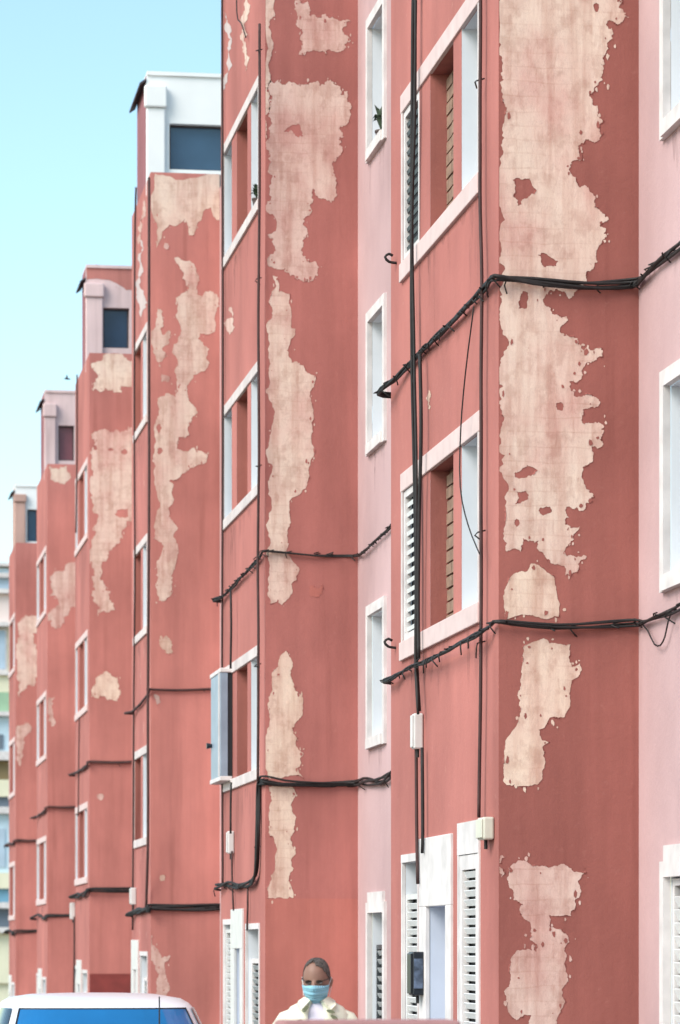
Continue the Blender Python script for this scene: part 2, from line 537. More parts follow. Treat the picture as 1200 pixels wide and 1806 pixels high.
FLOOR = 2.87
prev_end = None
slat_me = {}
brick_me = None
PH = 8.95

def louvre(block, name, X, y0, y1, z0, z1, mat, fmat, pitch=0.07, fr=0.05, slat_w=0.055, far=False, backmat=None, proud=0.0, tilt=0.6):
    """shutter in an opening of the facade: frame, dark behind, one object per slat"""
    mb = MB()
    mb.box(X - proud, X + .04, y0, y0 + fr, z0, z1).box(X - proud, X + .04, y1 - fr, y1, z0, z1)
    mb.box(X - proud, X + .04, y0 + fr, y1 - fr, z1 - fr, z1).box(X - proud, X + .04, y0 + fr, y1 - fr, z0, z0 + fr)
    sh = mb.build(name, fmat, block)
    bk = MB(); pane_x(bk, X + 0.055, y0 + .002, y1 - .002, z0 + .002, z1 - .002); bk.build('backing', backmat or M_dark, sh)
    w = round(y1 - y0 - 2 * fr - .004, 3)
    key = (w, slat_w, mat.name, tilt)
    if key not in slat_me:
        s = MB(); s.box(-0.005, 0.005, -w / 2, w / 2, -slat_w / 2, slat_w / 2)
        me = s.mesh('slat')
        me.transform(Matrix.Rotation(-tilt, 4, 'Y'))
        me.materials.append(mat)
        slat_me[key] = me
    z = z0 + fr + pitch / 2
    while z < z1 - fr - pitch * .3:
        inst('slat', slat_me[key], mat, sh, (X + 0.015, (y0 + y1) / 2, z))
        z += pitch
    return sh

blocks = []
for k, B in enumerate(BLK):
    Yc, Ye = Yon(B['c'], FX), Yon(B['e'], FX)
    B['Yc'], B['Ye'] = Yc, Ye
    S0 = Zon(B['s'][1], FX, Yon(B['s'][0], FX))
    B['S0'] = S0
    zb = ground_z(Ye) - .4
    zp = Zon(B['par'], FX, Yc) if B['par'] else S0 + PH
    B['zp'] = zp
    Y0 = Yc - 9.0 if k == 0 else BLK[k - 1]['Ye']
    blk = thing('apartment_bay', LAB[k], 'building', (FX + 2, (Yc + Ye) / 2, ground_z((Yc + Ye) / 2)), 'red apartment bays along the street')
    blocks.append(blk); B['o'] = blk
    off = B['off']
    L = Ye - Yc
    A0, A1, M0, M1, B0, B1 = [Yc + off + t for t in (.62, 1.25, 1.56, 2.47, 2.93, 3.62)]
    B1 = min(B1, Ye - .18)
    F0, F1 = A0 - .05, B1 + .06
    FH = 1.42                      # outer height of the framed group
    holes = []
    tops = []
    nfl = 3
    for n in range(nfl):
        zs, zt = S0 + n * FLOOR + .14, S0 + n * FLOOR + FH - .14
        for a, b in ((A0, A1), (M0, M1), (B0, B1)): holes.append((a, b, zs, zt))
    # ground floor openings: near window, door, far window
    gz = ground_z(Yc)
    if k == 0:
        g_near = (Yc + .66, Yc + 1.36, gz + .95, Zon(1499, FX, Yc + .7) - .02)
        g_door = (Yc + 1.62, Yc + 2.90, gz + .14, Zon(1470, FX, Yc + 1.62))
        g_far = (Yc + 3.02, Yc + 3.68, gz + .95, Zon(1520, FX, Yc + 3.3))
    else:
        t = S0 - 1.26
        g_near = (Yc + .45, Yc + 1.5, gz + .95, t - .22)
        g_door = (Yc + 1.75, Yc + 2.75, gz + .14, t)
        g_far = (Yc + 2.85, Yc + 3.5, gz + .95, t - .16)
        g_far = (g_far[0], min(g_far[1], Ye - .1), g_far[2], g_far[3])
    dsur = .16
    dh = .50 if k == 0 else .42
    dopen = (g_door[0] + .20, g_door[1] - .28, g_door[2], g_door[3] - dh)
    for h in (g_near, g_far, dopen): holes.append(h)
    mb = MB()
    wall_x(mb, FX, Yc, Ye, zb, zp, holes)
    fac = mb.build('street_wall', M_fac if k < 2 else (M_facw if k == 2 else M_fac), blk)
    # return walls and roof
    mb = MB(); mb.quad((FX, Yc, zb), (RX, Yc, zb), (RX, Yc, zp), (FX, Yc, zp))
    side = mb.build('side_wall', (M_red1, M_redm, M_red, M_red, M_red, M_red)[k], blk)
    B['side'] = side
    mb = MB(); mb.quad((FX, Ye, zb), (FX, Ye, zp), (RX, Ye, zp), (RX, Ye, zb)); mb.build('far_return_wall', M_red, blk)
    mb = MB(); mb.box(FX + .003, RX + 6.0, Yc + .003, Ye - .003, zp - .25, zp - .004); mb.build('roof', M_roof, blk)
    mb = MB(); mb.quad((RX, Y0, zp - .2), (RX + 6, Y0, zp - .2), (RX + 6, Yc - .002, zp - .2), (RX, Yc - .002, zp - .2)); mb.build('recess_roof', M_roof, blk)
    # recessed pink wall with its windows
    P0, P1 = Yc - 1.77, Yc - .67
    ph = []
    for n in range(3):
        z0 = S0 + n * FLOOR + B['pk'] + .05
        ph.append((P0 + .1, P1 - .1, z0 + .1, z0 + 1.30))
    pg = (P0 + .1, P1 - .1, gz + 1.0, S0 - FLOOR + B['pk'] + 1.32 + (-.02 if k == 0 else 0.0))
    if k == 0: pg = (P0 + .1, P1 - .1, gz + 1.0, Zon(1548, RX, P1))
    ph.append(pg)
    if k < 3:
        mb = MB(); wall_x(mb, RX, Y0, Yc, zb, zp - .19, ph); pw = mb.build('recess_wall', M_pink, blk)
    else:
        mb = MB(); wall_x(mb, RX, Y0, Yc, zb, zp - .19, []); pw = mb.build('recess_wall', M_pink, blk)
        ph = []
    B['pink'] = pw
    for n, h in enumerate(ph):
        ground = (n == 3)
        fr = MB(); t = .10
        a, b, c, d = h
        fr.box(RX - .03, RX + .02, a - t, a, c - t, d + t).box(RX - .03, RX + .02, b, b + t, c - t, d + t)
        fr.box(RX - .03, RX + .02, a, b, d, d + t + (.10 if ground else 0)).box(RX - .05, RX + .02, a, b, c - t, c)
        w = fr.build('window', M_white, blk)
        rv = MB(); reveal_x(rv, RX + .001, a, b, c, d, .30, .021, .021); rv.build('reveal', M_reveal, w)
        if ground:
            louvre(blk, 'shutter', RX + (.03 if k == 0 else .06), a + .01, b - .01, c + .01, d - (.0 if k == 0 else .30) - .01, M_slat if k == 0 else M_slatd, M_white if k == 0 else M_slatb, pitch=.083, fr=.045, slat_w=.075 if k == 0 else .05, tilt=.45)
            g = MB(); pane_x(g, RX + .30, a, b, c, d); g.build('pane', M_glass, w)
        else:
            g = MB(); pane_x(g, RX + .29, a, b, c, d); g.build('pane', M_glass, w)
            g = MB(); g.box(RX + .25, RX + .285, a + .002, a + .06, c, d).box(RX + .25, RX + .285, b - .06, b - .002, c, d).box(RX + .25, RX + .285, (a + b) / 2 - .03, (a + b) / 2 + .03, c, d)
            g.box(RX + .25, RX + .285, a + .06, b - .06, c + .002, c + .06).box(RX + .25, RX + .285, a + .06, b - .06, d - .06, d - .002); g.build('sash', M_white, w)
    # framed window groups on the street wall
    for n in range(nfl):
        z0 = S0 + n * FLOOR
        z1 = z0 + FH
        BT = 0.0 if k == 0 else .03
        fr = MB()
        fr.box(FX - .016, FX + .015, F0 - .01, F1 + .01, z1 - .14, z1 - BT)          # lintel band
        w = fr.build('window', (M_pinkwhite, M_off, M_off, M_pinkwhite, M_pinkwhite, M_pinkwhite)[k], blk, bevel=.006)
        sb = MB(); sb.box(FX - .026, FX + .015, F0 - .01, F1 + .01, z0 + BT, z0 + .14); sb.build('sill', (M_pinkwhite, M_off, M_off, M_pinkwhite, M_pinkwhite, M_pinkwhite)[k], w, bevel=.006)
        for ja, jb_ in ((F0, A0 - .002), (B1 + .002, F1)):
            jb = MB(); jb.box(FX - .012, FX + .015, ja, jb_, z0 + .14, z1 - .14); jb.build('frame_jamb', M_off if k < 3 else M_pinkwhite, w)
        zs, zt = z0 + .14, z1 - .14
        rv = MB(); reveal_x(rv, FX + .001, A0, A1, zs, zt, .24, .016, .0); rv.build('reveal', M_reveal, w)
        rv = MB(); reveal_x(rv, FX + .001, B0, B1, zs, zt, .24, .016, .0); rv.build('reveal', M_reveal, w)
        g = MB(); pane_x(g, FX + .235, A0, A1, zs, zt); g.build('pane', M_glass, w)
        g = MB(); g.box(FX + .19, FX + .23, A0 + .002, A0 + .05, zs, zt).box(FX + .19, FX + .23, A1 - .05, A1 - .002, zs, zt)
        g.box(FX + .19, FX + .23, A0 + .05, A1 - .05, zs + .002, zs + .05).box(FX + .19, FX + .23, A0 + .05, A1 - .05, zt - .05, zt - .002); g.build('sash', M_white, w)
        if k == 0:
            louvre(blk, 'shutter', FX + .005, B0 + .01, B1 - .01, zs + .005, zt - .005, M_slat if n == 0 else M_slatb, M_white, pitch=.072, fr=.05, slat_w=.030, proud=.004, tilt=.25)
        else:
            g = MB(); pane_x(g, FX + .235, B0, B1, zs, zt); g.build('pane', M_glass, w)
        # niche with pierced clay bricks at its back
        nd = .142
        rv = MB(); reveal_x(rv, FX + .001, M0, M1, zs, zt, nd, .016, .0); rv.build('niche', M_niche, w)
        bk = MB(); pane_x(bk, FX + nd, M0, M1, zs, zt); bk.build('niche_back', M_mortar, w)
        if k < 2:
            if brick_me is None:
                s = MB(); s.box(-.012, .012, -.108, .108, -.038, .038)
                brick_me = s.mesh('brick'); brick_me.materials.append(M_brick)
            z = zs + .05; row = 0
            while z < zt - .04:
                for j in range(4):
                    y = M1 - .115 - j * .226 + R.uniform(-.004, .004)
                    if y - .11 > M0: inst('brick', brick_me, M_brick, w, (FX + nd - .013 + R.uniform(-.004, .004), y, z))
                z += .092; row += 1
    # ground floor
    for nm, h, lm, sm in (('near', g_near, M_slat, M_white), ('far', g_far, M_slat if k == 0 else M_slat, M_white)):
        a, b, c, d = h
        tt = .0
        fr = MB(); fr.box(FX - .012, FX + .015, a - .04, a, c - .08, d).box(FX - .012, FX + .015, b, b + .04, c - .08, d)
        fr.box(FX - .014, FX + .015, a - .04, b + .04, d, d + (.22 if (nm == 'near' and k == 0) else .06)).box(FX - .03, FX + .015, a, b, c - .08, c)
        w = fr.build('window', M_white, blk)
        rv = MB(); reveal_x(rv, FX + .001, a, b, c, d, .24); rv.build('reveal', M_reveal, w)
        if nm == 'near' and k == 0:
            louvre(blk, 'shutter', FX + .004, a + .005, b - .005, c + .005, d - .005, M_slat, M_white, pitch=.064, fr=.10, slat_w=.045, proud=.01, tilt=.5)
        elif nm == 'near':
            louvre(blk, 'shutter', FX + .05, a + .005, b - .005, c + .005, d - .30, M_slatd, M_white, pitch=.07, fr=.05, slat_w=.05, tilt=.5)
        else:
            louvre(blk, 'shutter', FX + .02, a + .005, b - .005, c + .005, d - (.24 if k == 0 else .05), M_slat, M_boxw, pitch=.064, fr=.04, slat_w=.045, tilt=.5)
        g = MB(); pane_x(g, FX + .235, a, b, c, d); g.build('pane', M_dark, w)
    a, b, c, d = dopen
    fr = MB()
    fr.box(FX - .022, FX + .015, g_door[0], a, g_door[2], g_door[3] - dh).box(FX - .022, FX + .015, b, g_door[1], g_door[2], g_door[3] - dh)
    fr.box(FX - .022, FX + .015, g_door[0], g_door[1], g_door[3] - dh, g_door[3])
    w = fr.build('door', M_white if k == 0 else M_boxw, blk, bevel=.006)
    rv = MB(); reveal_x(rv, FX + .001, a, b, c, d, .26); rv.build('reveal', M_door, w)
    g = MB(); pane_x(g, FX + .255, a, b, c, d); g.build('door_leaf', M_door, w)
    g = MB(); g.box(FX + .2, FX + .25, b - .12, b - .09, c + .95, c + 1.1); g.build('handle', M_metal, w)

# ------------------------------------------------------------------ peeled places, block by block (traced outlines, photo pixels)
B1_, B2_, B3_, B4_, B5_, B6_ = BLK
big = [(880, -420), (1010, -420), (1040, -300), (1075, -180), (1090, -60), (1096, 0), (1100, 21), (1110, 30), (1093, 42), (1075, 35), (1069, 42), (1071, 77), (1065, 105), (1062, 131), (1049, 154),
       (1045, 182), (1054, 198), (1064, 212), (1057, 224), (1057, 247), (1049, 252), (1033, 245), (1021, 264), (1026, 278), (1005, 296), (1021, 329), (1035, 328), (1051, 350), (1056, 369),
       (1072, 390), (1058, 397), (1070, 418), (1058, 432), (1049, 467), (1035, 478), (1033, 499), (1005, 527), (998, 516), (972, 511), (958, 527), (965, 541), (974, 553), (1000, 558), (1002, 565),
       (988, 581), (995, 593), (1019, 597), (1030, 618), (1061, 614), (1063, 628), (1035, 639), (1029, 649), (1021, 672), (1005, 672), (1007, 686), (1023, 700), (1040, 696), (1058, 703), (1056, 716),
       (1028, 723), (1026, 742), (1056, 744), (1065, 763), (1063, 786), (1044, 789), (1047, 800), (1028, 824), (1033, 856), (1047, 877), (1033, 889), (1000, 893), (998, 926), (1023, 928),
       (1009, 954), (995, 973), (1012, 980), (1035, 982), (1022, 993), (1019, 1008), (998, 1015), (995, 998), (974, 994), (956, 973), (951, 954), (923, 949), (919, 973), (895, 973), (888, 949),
       (887, 840), (883, 720), (884, 640), (882, 560), (885, 440), (882, 280), (890, 210), (886, 170), (881, 70)]
holes1 = [[(904, 317), (935, 315), (946, 334), (932, 348), (911, 364), (905, 345)],
          [(949, 450), (965, 448), (986, 460), (981, 469), (960, 471)],
          [(923, 513), (932, 527), (929, 544), (914, 544), (918, 525)],
          blob(988, 717, 8, 8, 8, 3),
          [(909, 842), (909, 833), (922, 826), (930, 820), (949, 830), (937, 840), (918, 844)],
          [(911, 868), (928, 865), (932, 879), (909, 889)],
          blob(963, 900, 12, 8, 8, 4), blob(1052, 12, 5, 8, 7, 5), blob(912, 922, 5, 7, 7, 6)]
patch(B1_['o'], B1_['side'], B1_['Yc'], big, M_peel, 11, holes1, amp=.17)
patch(B1_['o'], B1_['side'], B1_['Yc'], [(888, 1057), (897, 1024), (911, 1010), (930, 1008), (937, 994), (949, 996), (965, 1010), (977, 1017), (981, 1040), (986, 1061), (985, 1088), (940, 1085), (889, 1092)], M_peelw, 12, amp=.08)
patch(B1_['o'], B1_['side'], B1_['Yc'], [(923, 1142), (960, 1126), (970, 1135), (1007, 1137), (1009, 1177), (1023, 1170), (1026, 1179), (1009, 1200), (1006, 1245), (993, 1266), (970, 1266), (965, 1277), (951, 1287), (956, 1306),
      (968, 1309), (957, 1317), (957, 1371), (951, 1382), (930, 1387), (895, 1385), (889, 1368), (890, 1322), (895, 1301), (914, 1273), (918, 1249), (918, 1198)], M_peelw, 13, amp=.09)
patch(B1_['o'], B1_['side'], B1_['Yc'], [(897, 1532), (914, 1518), (939, 1528), (963, 1528), (972, 1530), (988, 1525), (1012, 1538), (1035, 1538), (1023, 1581), (1014, 1590), (1007, 1616), (970, 1614), (970, 1635), (988, 1639), (1002, 1651),
      (999, 1667), (1000, 1684), (998, 1714), (1002, 1726), (991, 1747), (993, 1777), (986, 1789), (985, 1840), (976, 1900), (955, 1905), (935, 1840), (937, 1791), (923, 1793), (911, 1800), (897, 1786), (900, 1735), (911, 1677),
      (930, 1674), (946, 1679), (935, 1658), (937, 1639), (932, 1625), (921, 1616), (923, 1595), (900, 1567)], M_peelp, 14, amp=.11)
patch(B1_['o'], B1_['side'], B1_['Yc'], [(884, 1509), (891, 1512), (890, 1540), (885, 1548)], M_peelp, 15)

Y2, s2 = B2_['Yc'], B2_['side']
patch(B2_['o'], s2, Y2, [(466, -160), (486, -160), (485, 28), (475, 38), (474, 110), (472, 200), (470, 245), (466, 240)], M_peel, 21, amp=.1)
patch(B2_['o'], s2, Y2, [(519, 6), (544, 4), (548, 30), (574, 24), (579, 30), (620, 37), (619, 71), (607, 87), (579, 87), (576, 95), (527, 95), (529, 65), (522, 43)], M_peelp, 22)
patch(B2_['o'], s2, Y2, [(477, 141), (492, 139), (498, 149), (522, 147), (537, 149), (574, 149), (579, 134), (592, 149), (613, 160), (613, 180), (615, 212), (600, 223), (604, 258), (594, 277), (589, 300), (593, 328), (583, 356),
      (570, 349), (553, 332), (550, 349), (550, 373), (546, 380), (535, 386), (539, 419), (541, 458), (563, 471), (561, 486), (535, 497), (503, 473), (483, 473), (476, 449), (472, 414), (477, 345), (475, 291), (475, 238), (477, 184)],
      M_peelp, 23, [[(500, 232), (527, 218), (535, 240), (520, 236)]])
patch(B2_['o'], s2, Y2, [(481, 486), (490, 488), (492, 514), (511, 518), (514, 579), (522, 580), (514, 597), (515, 640), (535, 644), (557, 664), (555, 677), (546, 699), (553, 725), (550, 809), (546, 840), (524, 875), (511, 883), (513, 922),
      (507, 937), (514, 987), (516, 1046), (498, 1067), (477, 1065), (476, 1000), (479, 900), (480, 820), (479, 760), (474, 700), (477, 640), (480, 560)], M_peel, 24, amp=.1)
patch(B2_['o'], s2, Y2, [(548, 1031), (568, 1031), (563, 1051), (546, 1050)], M_red2, 25)
patch(B2_['o'], s2, Y2, [(505, 1148), (514, 1163), (516, 1200), (527, 1222), (535, 1250), (527, 1270), (515, 1283), (522, 1315), (535, 1328), (535, 1372), (473, 1372), (476, 1272), (477, 1224), (481, 1185), (491, 1176), (494, 1157)], M_peelw, 26, amp=.1)
patch(B2_['o'], s2, Y2, [(475, 1388), (516, 1388), (514, 1417), (520, 1452), (514, 1484), (522, 1501), (518, 1532), (509, 1553), (518, 1584), (473, 1584), (479, 1553), (474, 1460)], M_peelw, 27, amp=.1)
# repainted lower part of the second side wall
mb = MB(); zz = Zon(1585, FX, Y2)
mb.box(FX + .001, RX - .001, Y2 - .0025, Y2 - .0005, ground_z(Y2), zz); mb.build('repainted_panel', M_red2, B2_['o'])

Y3, s3 = B3_['Yc'], B3_['side']
patch(B3_['o'], s3, Y3, [(274, 306), (384, 308), (396, 308), (396, 384), (384, 388), (377, 382), (372, 365), (363, 368), (356, 386), (347, 398), (342, 414), (333, 414), (326, 386), (312, 398), (299, 396), (287, 407), (285, 421), (276, 437), (270, 380)], M_peelw, 31)
patch(B3_['o'], s3, Y3, blob(294, 434, 5, 6, 7, 9), M_peelp, 32, minlen=2)
patch(B3_['o'], s3, Y3, [(308, 454), (317, 455), (347, 475), (351, 486), (347, 505), (347, 519), (356, 523), (374, 514), (383, 519), (387, 540), (381, 571), (379, 585), (353, 588), (349, 597), (369, 615), (370, 640), (363, 652), (340, 663),
      (331, 679), (331, 696), (349, 728), (340, 734), (337, 743), (333, 768), (315, 771), (312, 791), (331, 796), (342, 789), (363, 798), (363, 816), (338, 825), (317, 842), (298, 848), (306, 858), (306, 878), (298, 911), (315, 931), (308, 949),
      (312, 986), (305, 1012), (303, 1047), (292, 1059), (280, 1059), (274, 1031), (271, 950), (272, 850), (272, 760), (278, 703), (294, 693), (310, 700), (312, 680), (308, 656), (314, 645), (306, 625), (314, 597), (319, 576), (314, 549),
      (310, 526), (324, 516), (333, 509), (322, 491), (314, 466)], M_peel, 33, [blob(281, 755, 4, 9, 7, 2), blob(282, 795, 5, 7, 7, 2)], amp=.12)
patch(B3_['o'], s3, Y3, [(278, 542), (287, 548), (283, 579), (296, 608), (292, 629), (283, 649), (275, 633), (272, 580)], M_peel, 34)
patch(B3_['o'], s3, Y3, [(285, 659), (296, 663), (294, 675), (285, 673)], M_peelp, 35)
patch(B3_['o'], s3, Y3, [(283, 1121), (296, 1123), (305, 1151), (296, 1153), (282, 1140)], M_peelw, 36)
patch(B3_['o'], s3, Y3, blob(287, 1549, 6, 6, 8, 3), M_peelw, 37, minlen=2)
patch(B3_['o'], s3, Y3, [(273, 1224), (281, 1228), (283, 1240), (277, 1244)], M_peelp, 38)
patch(B3_['o'], s3, Y3, [(268, 1650), (275, 1672), (285, 1690), (300, 1685), (291, 1715), (293, 1760), (276, 1765), (272, 1700)], M_peelp, 39)

Y4, s4 = B4_['Yc'], B4_['side']
patch(B4_['o'], s4, Y4, [(161, 765), (180, 757), (240, 754), (240, 915), (222, 918), (215, 935), (212, 955), (207, 960), (191, 974), (180, 1007), (185, 1033), (193, 1055), (204, 1075), (174, 1086), (166, 1062), (162, 1017), (162, 963), (163, 900), (165, 840)],
      M_peel, 41, [[(200, 905), (213, 898), (226, 897), (226, 912), (210, 912)], blob(168, 790, 4, 5, 7, 3), blob(220, 797, 6, 6, 7, 4), blob(196, 793, 5, 3, 7, 4)])
patch(B4_['o'], s4, Y4, [(163, 1215), (170, 1195), (183, 1186), (197, 1192), (208, 1205), (213, 1225), (205, 1237), (190, 1235), (180, 1228), (165, 1228)], M_peelw, 42)
patch(B4_['o'], s4, Y4, blob(177, 1405, 6, 6, 8, 5), M_peelp, 43, minlen=2)
patch(B4_['o'], s4, Y4, [(162, 640), (228, 636), (240, 640), (240, 683), (214, 680), (200, 692), (185, 684), (165, 690)], M_peelw, 44, amp=.2)
mb = MB(); mb.box(FX + .002, RX - .1, Y4 - .02, Y4 - .004, ground_z(Y4), Zon(1718, FX, Y4)); mb.build('plinth', plain('oxblood plinth', (0.20, 0.035, 0.03), .8, var=.15), B4_['o'])
Y5, s5 = B5_['Yc'], B5_['side']
patch(B5_['o'], s5, Y5, [(115, 1000), (140, 988), (140, 1060), (122, 1080), (112, 1090), (108, 1105), (90, 1105), (89, 1080), (88, 1050), (88, 1020), (95, 1012)], M_peelp, 51, amp=.2)
patch(B5_['o'], s5, Y5, [(86, 1230), (96, 1228), (94, 1260), (90, 1280), (86, 1272)], M_peelp, 52)
patch(B5_['o'], s5, Y5, [(87, 822), (120, 822), (122, 846), (104, 850), (88, 845)], M_peelw, 53)
Y6, s6 = B6_['Yc'], B6_['side']
patch(B6_['o'], s6, Y6, [(31, 1100), (45, 1085), (66, 1088), (66, 1190), (58, 1210), (45, 1215), (33, 1230), (31, 1180)], M_peel, 61)
patch(B6_['o'], s6, Y6, [(31, 1280), (50, 1275), (55, 1290), (42, 1300), (40, 1335), (35, 1352), (31, 1330)], M_peelp, 62)

# flaked paint on street walls (plane x = FX): traced on the facade
def facade_patch(B, poly, mat, seed, X=FX, amp=.14, minlen=2.5):
    pts = ragged(poly, amp, seed, minlen)
    mb = MB()
    v = []
    for p in pts:
        Y = Yon(p[0], X); v.append((X - .003, Y, Zon(p[1], X, Y)))
    tris = tessellate_polygon([[Vector((p[1], p[2], 0)) for p in v]])
    mb.v = v; mb.f = [tuple(t) for t in tris]
    return mb.build('peeled_patch', mat, B['o'])
facade_patch(B2_, [(430, -40), (438, -30), (437, 60), (441, 100), (433, 125), (428, 90), (426, 30)], M_peel, 71)
facade_patch(B2_, [(394, 20), (398, 30), (397, 150), (394, 160)], M_grime, 72)
facade_patch(B3_, [(246, 420), (252, 430), (254, 520), (249, 560), (243, 530)], M_grime, 73)
facade_patch(B3_, [(243, 400), (250, 380), (256, 350), (257, 360), (249, 410), (244, 430)], M_peelp, 76)
facade_patch(B2_, [(404, 545), (410, 540), (411, 585), (406, 590)], M_peelp, 74)
facade_patch(B1_, [(757, 688), (760, 690), (759, 722), (756, 720)], M_peelw, 75)
#facade_patch(B2_, [(664, 300), (676, 290), (690, 290), (690, 560), (682, 545), (672, 520), (668, 420)], M_grime, 77, X=RX)

# ------------------------------------------------------------------ rooftop rooms
def wall_y(mb, Y, x0, x1, z0, z1, holes):
    xs = sorted({x0, x1, *[h[0] for h in holes], *[h[1] for h in holes]})
    zs = sorted({z0, z1, *[h[2] for h in holes], *[h[3] for h in holes]})
    for a, b in zip(xs, xs[1:]):
        for c, d in zip(zs, zs[1:]):
            mx, mz = (a + b) / 2, (c + d) / 2
            if any(h[0] < mx < h[1] and h[2] < mz < h[3] for h in holes): continue
            mb.quad((a, Y, c), (b, Y, c), (b, Y, d), (a, Y, d))
def rooftop(B, left, col, win, top, side, cap, m_front, m_col, m_side, m_glass):
    blk = B['o']
    Yp = Yon(left, FX)
    Yb = Yon(side, FX)
    z0 = B['zp'] - .2
    zt = Zon(top, FX, Yp)
    wx0, wx1 = Xon(win[0], Yp), Xon(win[1], Yp)
    wz1, wz0 = Zon(win[2], wx0, Yp), Zon(win[3], wx0, Yp)
    X1 = RX + 2.5
    mb = MB(); wall_y(mb, Yp, FX, X1, z0, zt, [(wx0, wx1, wz0, wz1)])
    mb.quad((X1, Yp, z0), (X1, Yb, z0), (X1, Yb, zt), (X1, Yp, zt))
    mb.quad((FX, Yb, z0), (FX, Yb, zt), (X1, Yb, zt), (X1, Yb, z0))
    rt = mb.build('rooftop_room', m_front, blk)
    zs0 = B['zp'] + .001
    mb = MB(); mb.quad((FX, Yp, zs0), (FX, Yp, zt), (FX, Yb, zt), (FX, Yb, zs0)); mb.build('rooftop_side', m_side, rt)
    mb = MB(); mb.box(FX + .01, X1 + .06, Yp - .03, Yb + .05, zt, zt + .05); mb.build('coping', m_front, rt)
    xc = Xon(col, Yp)
    zc1, zc2 = Zon(cap[0], FX, Yp), Zon(cap[1], FX, Yp)
    mb = MB(); mb.box(FX - .004, xc, Yp - .07, Yp - .002, z0, zc2); mb.build('pillar', m_col, rt, bevel=.02)
    mb = MB(); mb.box(FX - .03, xc + .02, Yp - .11, Yp - .002, zc2 + .002, zc1); mb.build('pillar_cap', m_col, rt, bevel=.022)
    mb = MB()
    for a, b, c, d in ((wx0, wx0, wz0, wz1), (wx1, wx1, wz0, wz1)):
        mb.quad((a, Yp + .001, c), (a, Yp + .14, c), (a, Yp + .14, d), (a, Yp + .001, d))
    for z in (wz0, wz1): mb.quad((wx0, Yp + .001, z), (wx1, Yp + .001, z), (wx1, Yp + .14, z), (wx0, Yp + .14, z))
    wr = mb.build('rooftop_window', m_front, blk)
    mb = MB(); mb.quad((wx0, Yp + .13, wz0), (wx1, Yp + .13, wz0), (wx1, Yp + .13, wz1), (wx0, Yp + .13, wz1)); mb.build('pane', m_glass, wr)
    t = .025
    mb = MB(); mb.box(wx0, wx1, Yp + .10, Yp + .125, wz1 - t, wz1).box(wx0, wx1, Yp + .10, Yp + .125, wz0, wz0 + t).box(wx0, wx0 + t, Yp + .10, Yp + .125, wz0 + t, wz1 - t).box(wx1 - t, wx1, Yp + .10, Yp + .125, wz0 + t, wz1 - t)
    mb.build('sash', M_eave, wr)
    mb = MB(); mb.prism([(FX - .085, zc1 + .02), (FX - .004, zc1 + .075), (FX - .004, zc1 + .105), (FX - .09, zc1 + .045)], 'y', Yp - .02, Yb + .25); mb.build('eave', M_eave, blk)
    return rt, Yp
M_whiteroof = plain('white roof render', (0.80, 0.80, 0.79), .9, var=.03, scale=2, bump=.1)
M_pinkroof = render_paint('faded pink render', (0.74, 0.54, 0.53), (0.78, 0.62, 0.58), var=.06)
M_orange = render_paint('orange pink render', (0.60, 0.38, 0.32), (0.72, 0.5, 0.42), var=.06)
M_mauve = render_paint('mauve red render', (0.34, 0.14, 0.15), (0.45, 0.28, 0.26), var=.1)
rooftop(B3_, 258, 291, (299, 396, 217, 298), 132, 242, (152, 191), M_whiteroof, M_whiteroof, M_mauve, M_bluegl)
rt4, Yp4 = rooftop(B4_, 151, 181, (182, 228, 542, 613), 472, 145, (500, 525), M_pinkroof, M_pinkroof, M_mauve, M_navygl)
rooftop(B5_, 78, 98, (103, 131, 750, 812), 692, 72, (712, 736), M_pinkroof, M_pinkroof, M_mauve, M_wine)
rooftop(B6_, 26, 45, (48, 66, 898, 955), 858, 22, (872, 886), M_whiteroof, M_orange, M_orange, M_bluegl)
patch(B4_['o'], rt4, Yp4 - .001, [(152, 473), (240, 473), (240, 512), (222, 511), (205, 499), (190, 493), (170, 491), (153, 493)], M_red, 81, amp=.05, rim=.003, clipz=99)

# ------------------------------------------------------------------ cables
def smooth_path(P, step=0.12):
    P = [Vector(p) for p in P]
    out = []
    for i in range(len(P) - 1):
        p0, p1, p2, p3 = P[max(i - 1, 0)], P[i], P[i + 1], P[min(i + 2, len(P) - 1)]
        n = max(2, min(60, int((p2 - p1).length / step)))
        for j in range(n):
            t = j / n
            a = (p2 - p0) * .5; b = (p3 - p1) * .5
            if (p2 - p1).length < 1e-6: continue
            a = a * min(1, (p2 - p1).length / max(a.length, 1e-6)); b = b * min(1, (p2 - p1).length / max(b.length, 1e-6))
            h = (2 * t**3 - 3 * t**2 + 1) * p1 + (t**3 - 2 * t**2 + t) * a + (-2 * t**3 + 3 * t**2) * p2 + (t**3 - t**2) * b
            out.append(h)
    out.append(P[-1])
    return out
def Wp(B, px, py, d=.035):
    Y = B['Yc'] - d; X = Xon(px, Y); return (X, Y, Zon(py, X, Y))
def Fp(B, px, py, d=.035):
    X = FX - d; Y = Yon(px, X); return (X, Y, Zon(py, X, Y))
def Pp(B, px, py, d=.035):
    X = RX - d; Y = Yon(px, X); return (X, Y, Zon(py, X, Y))
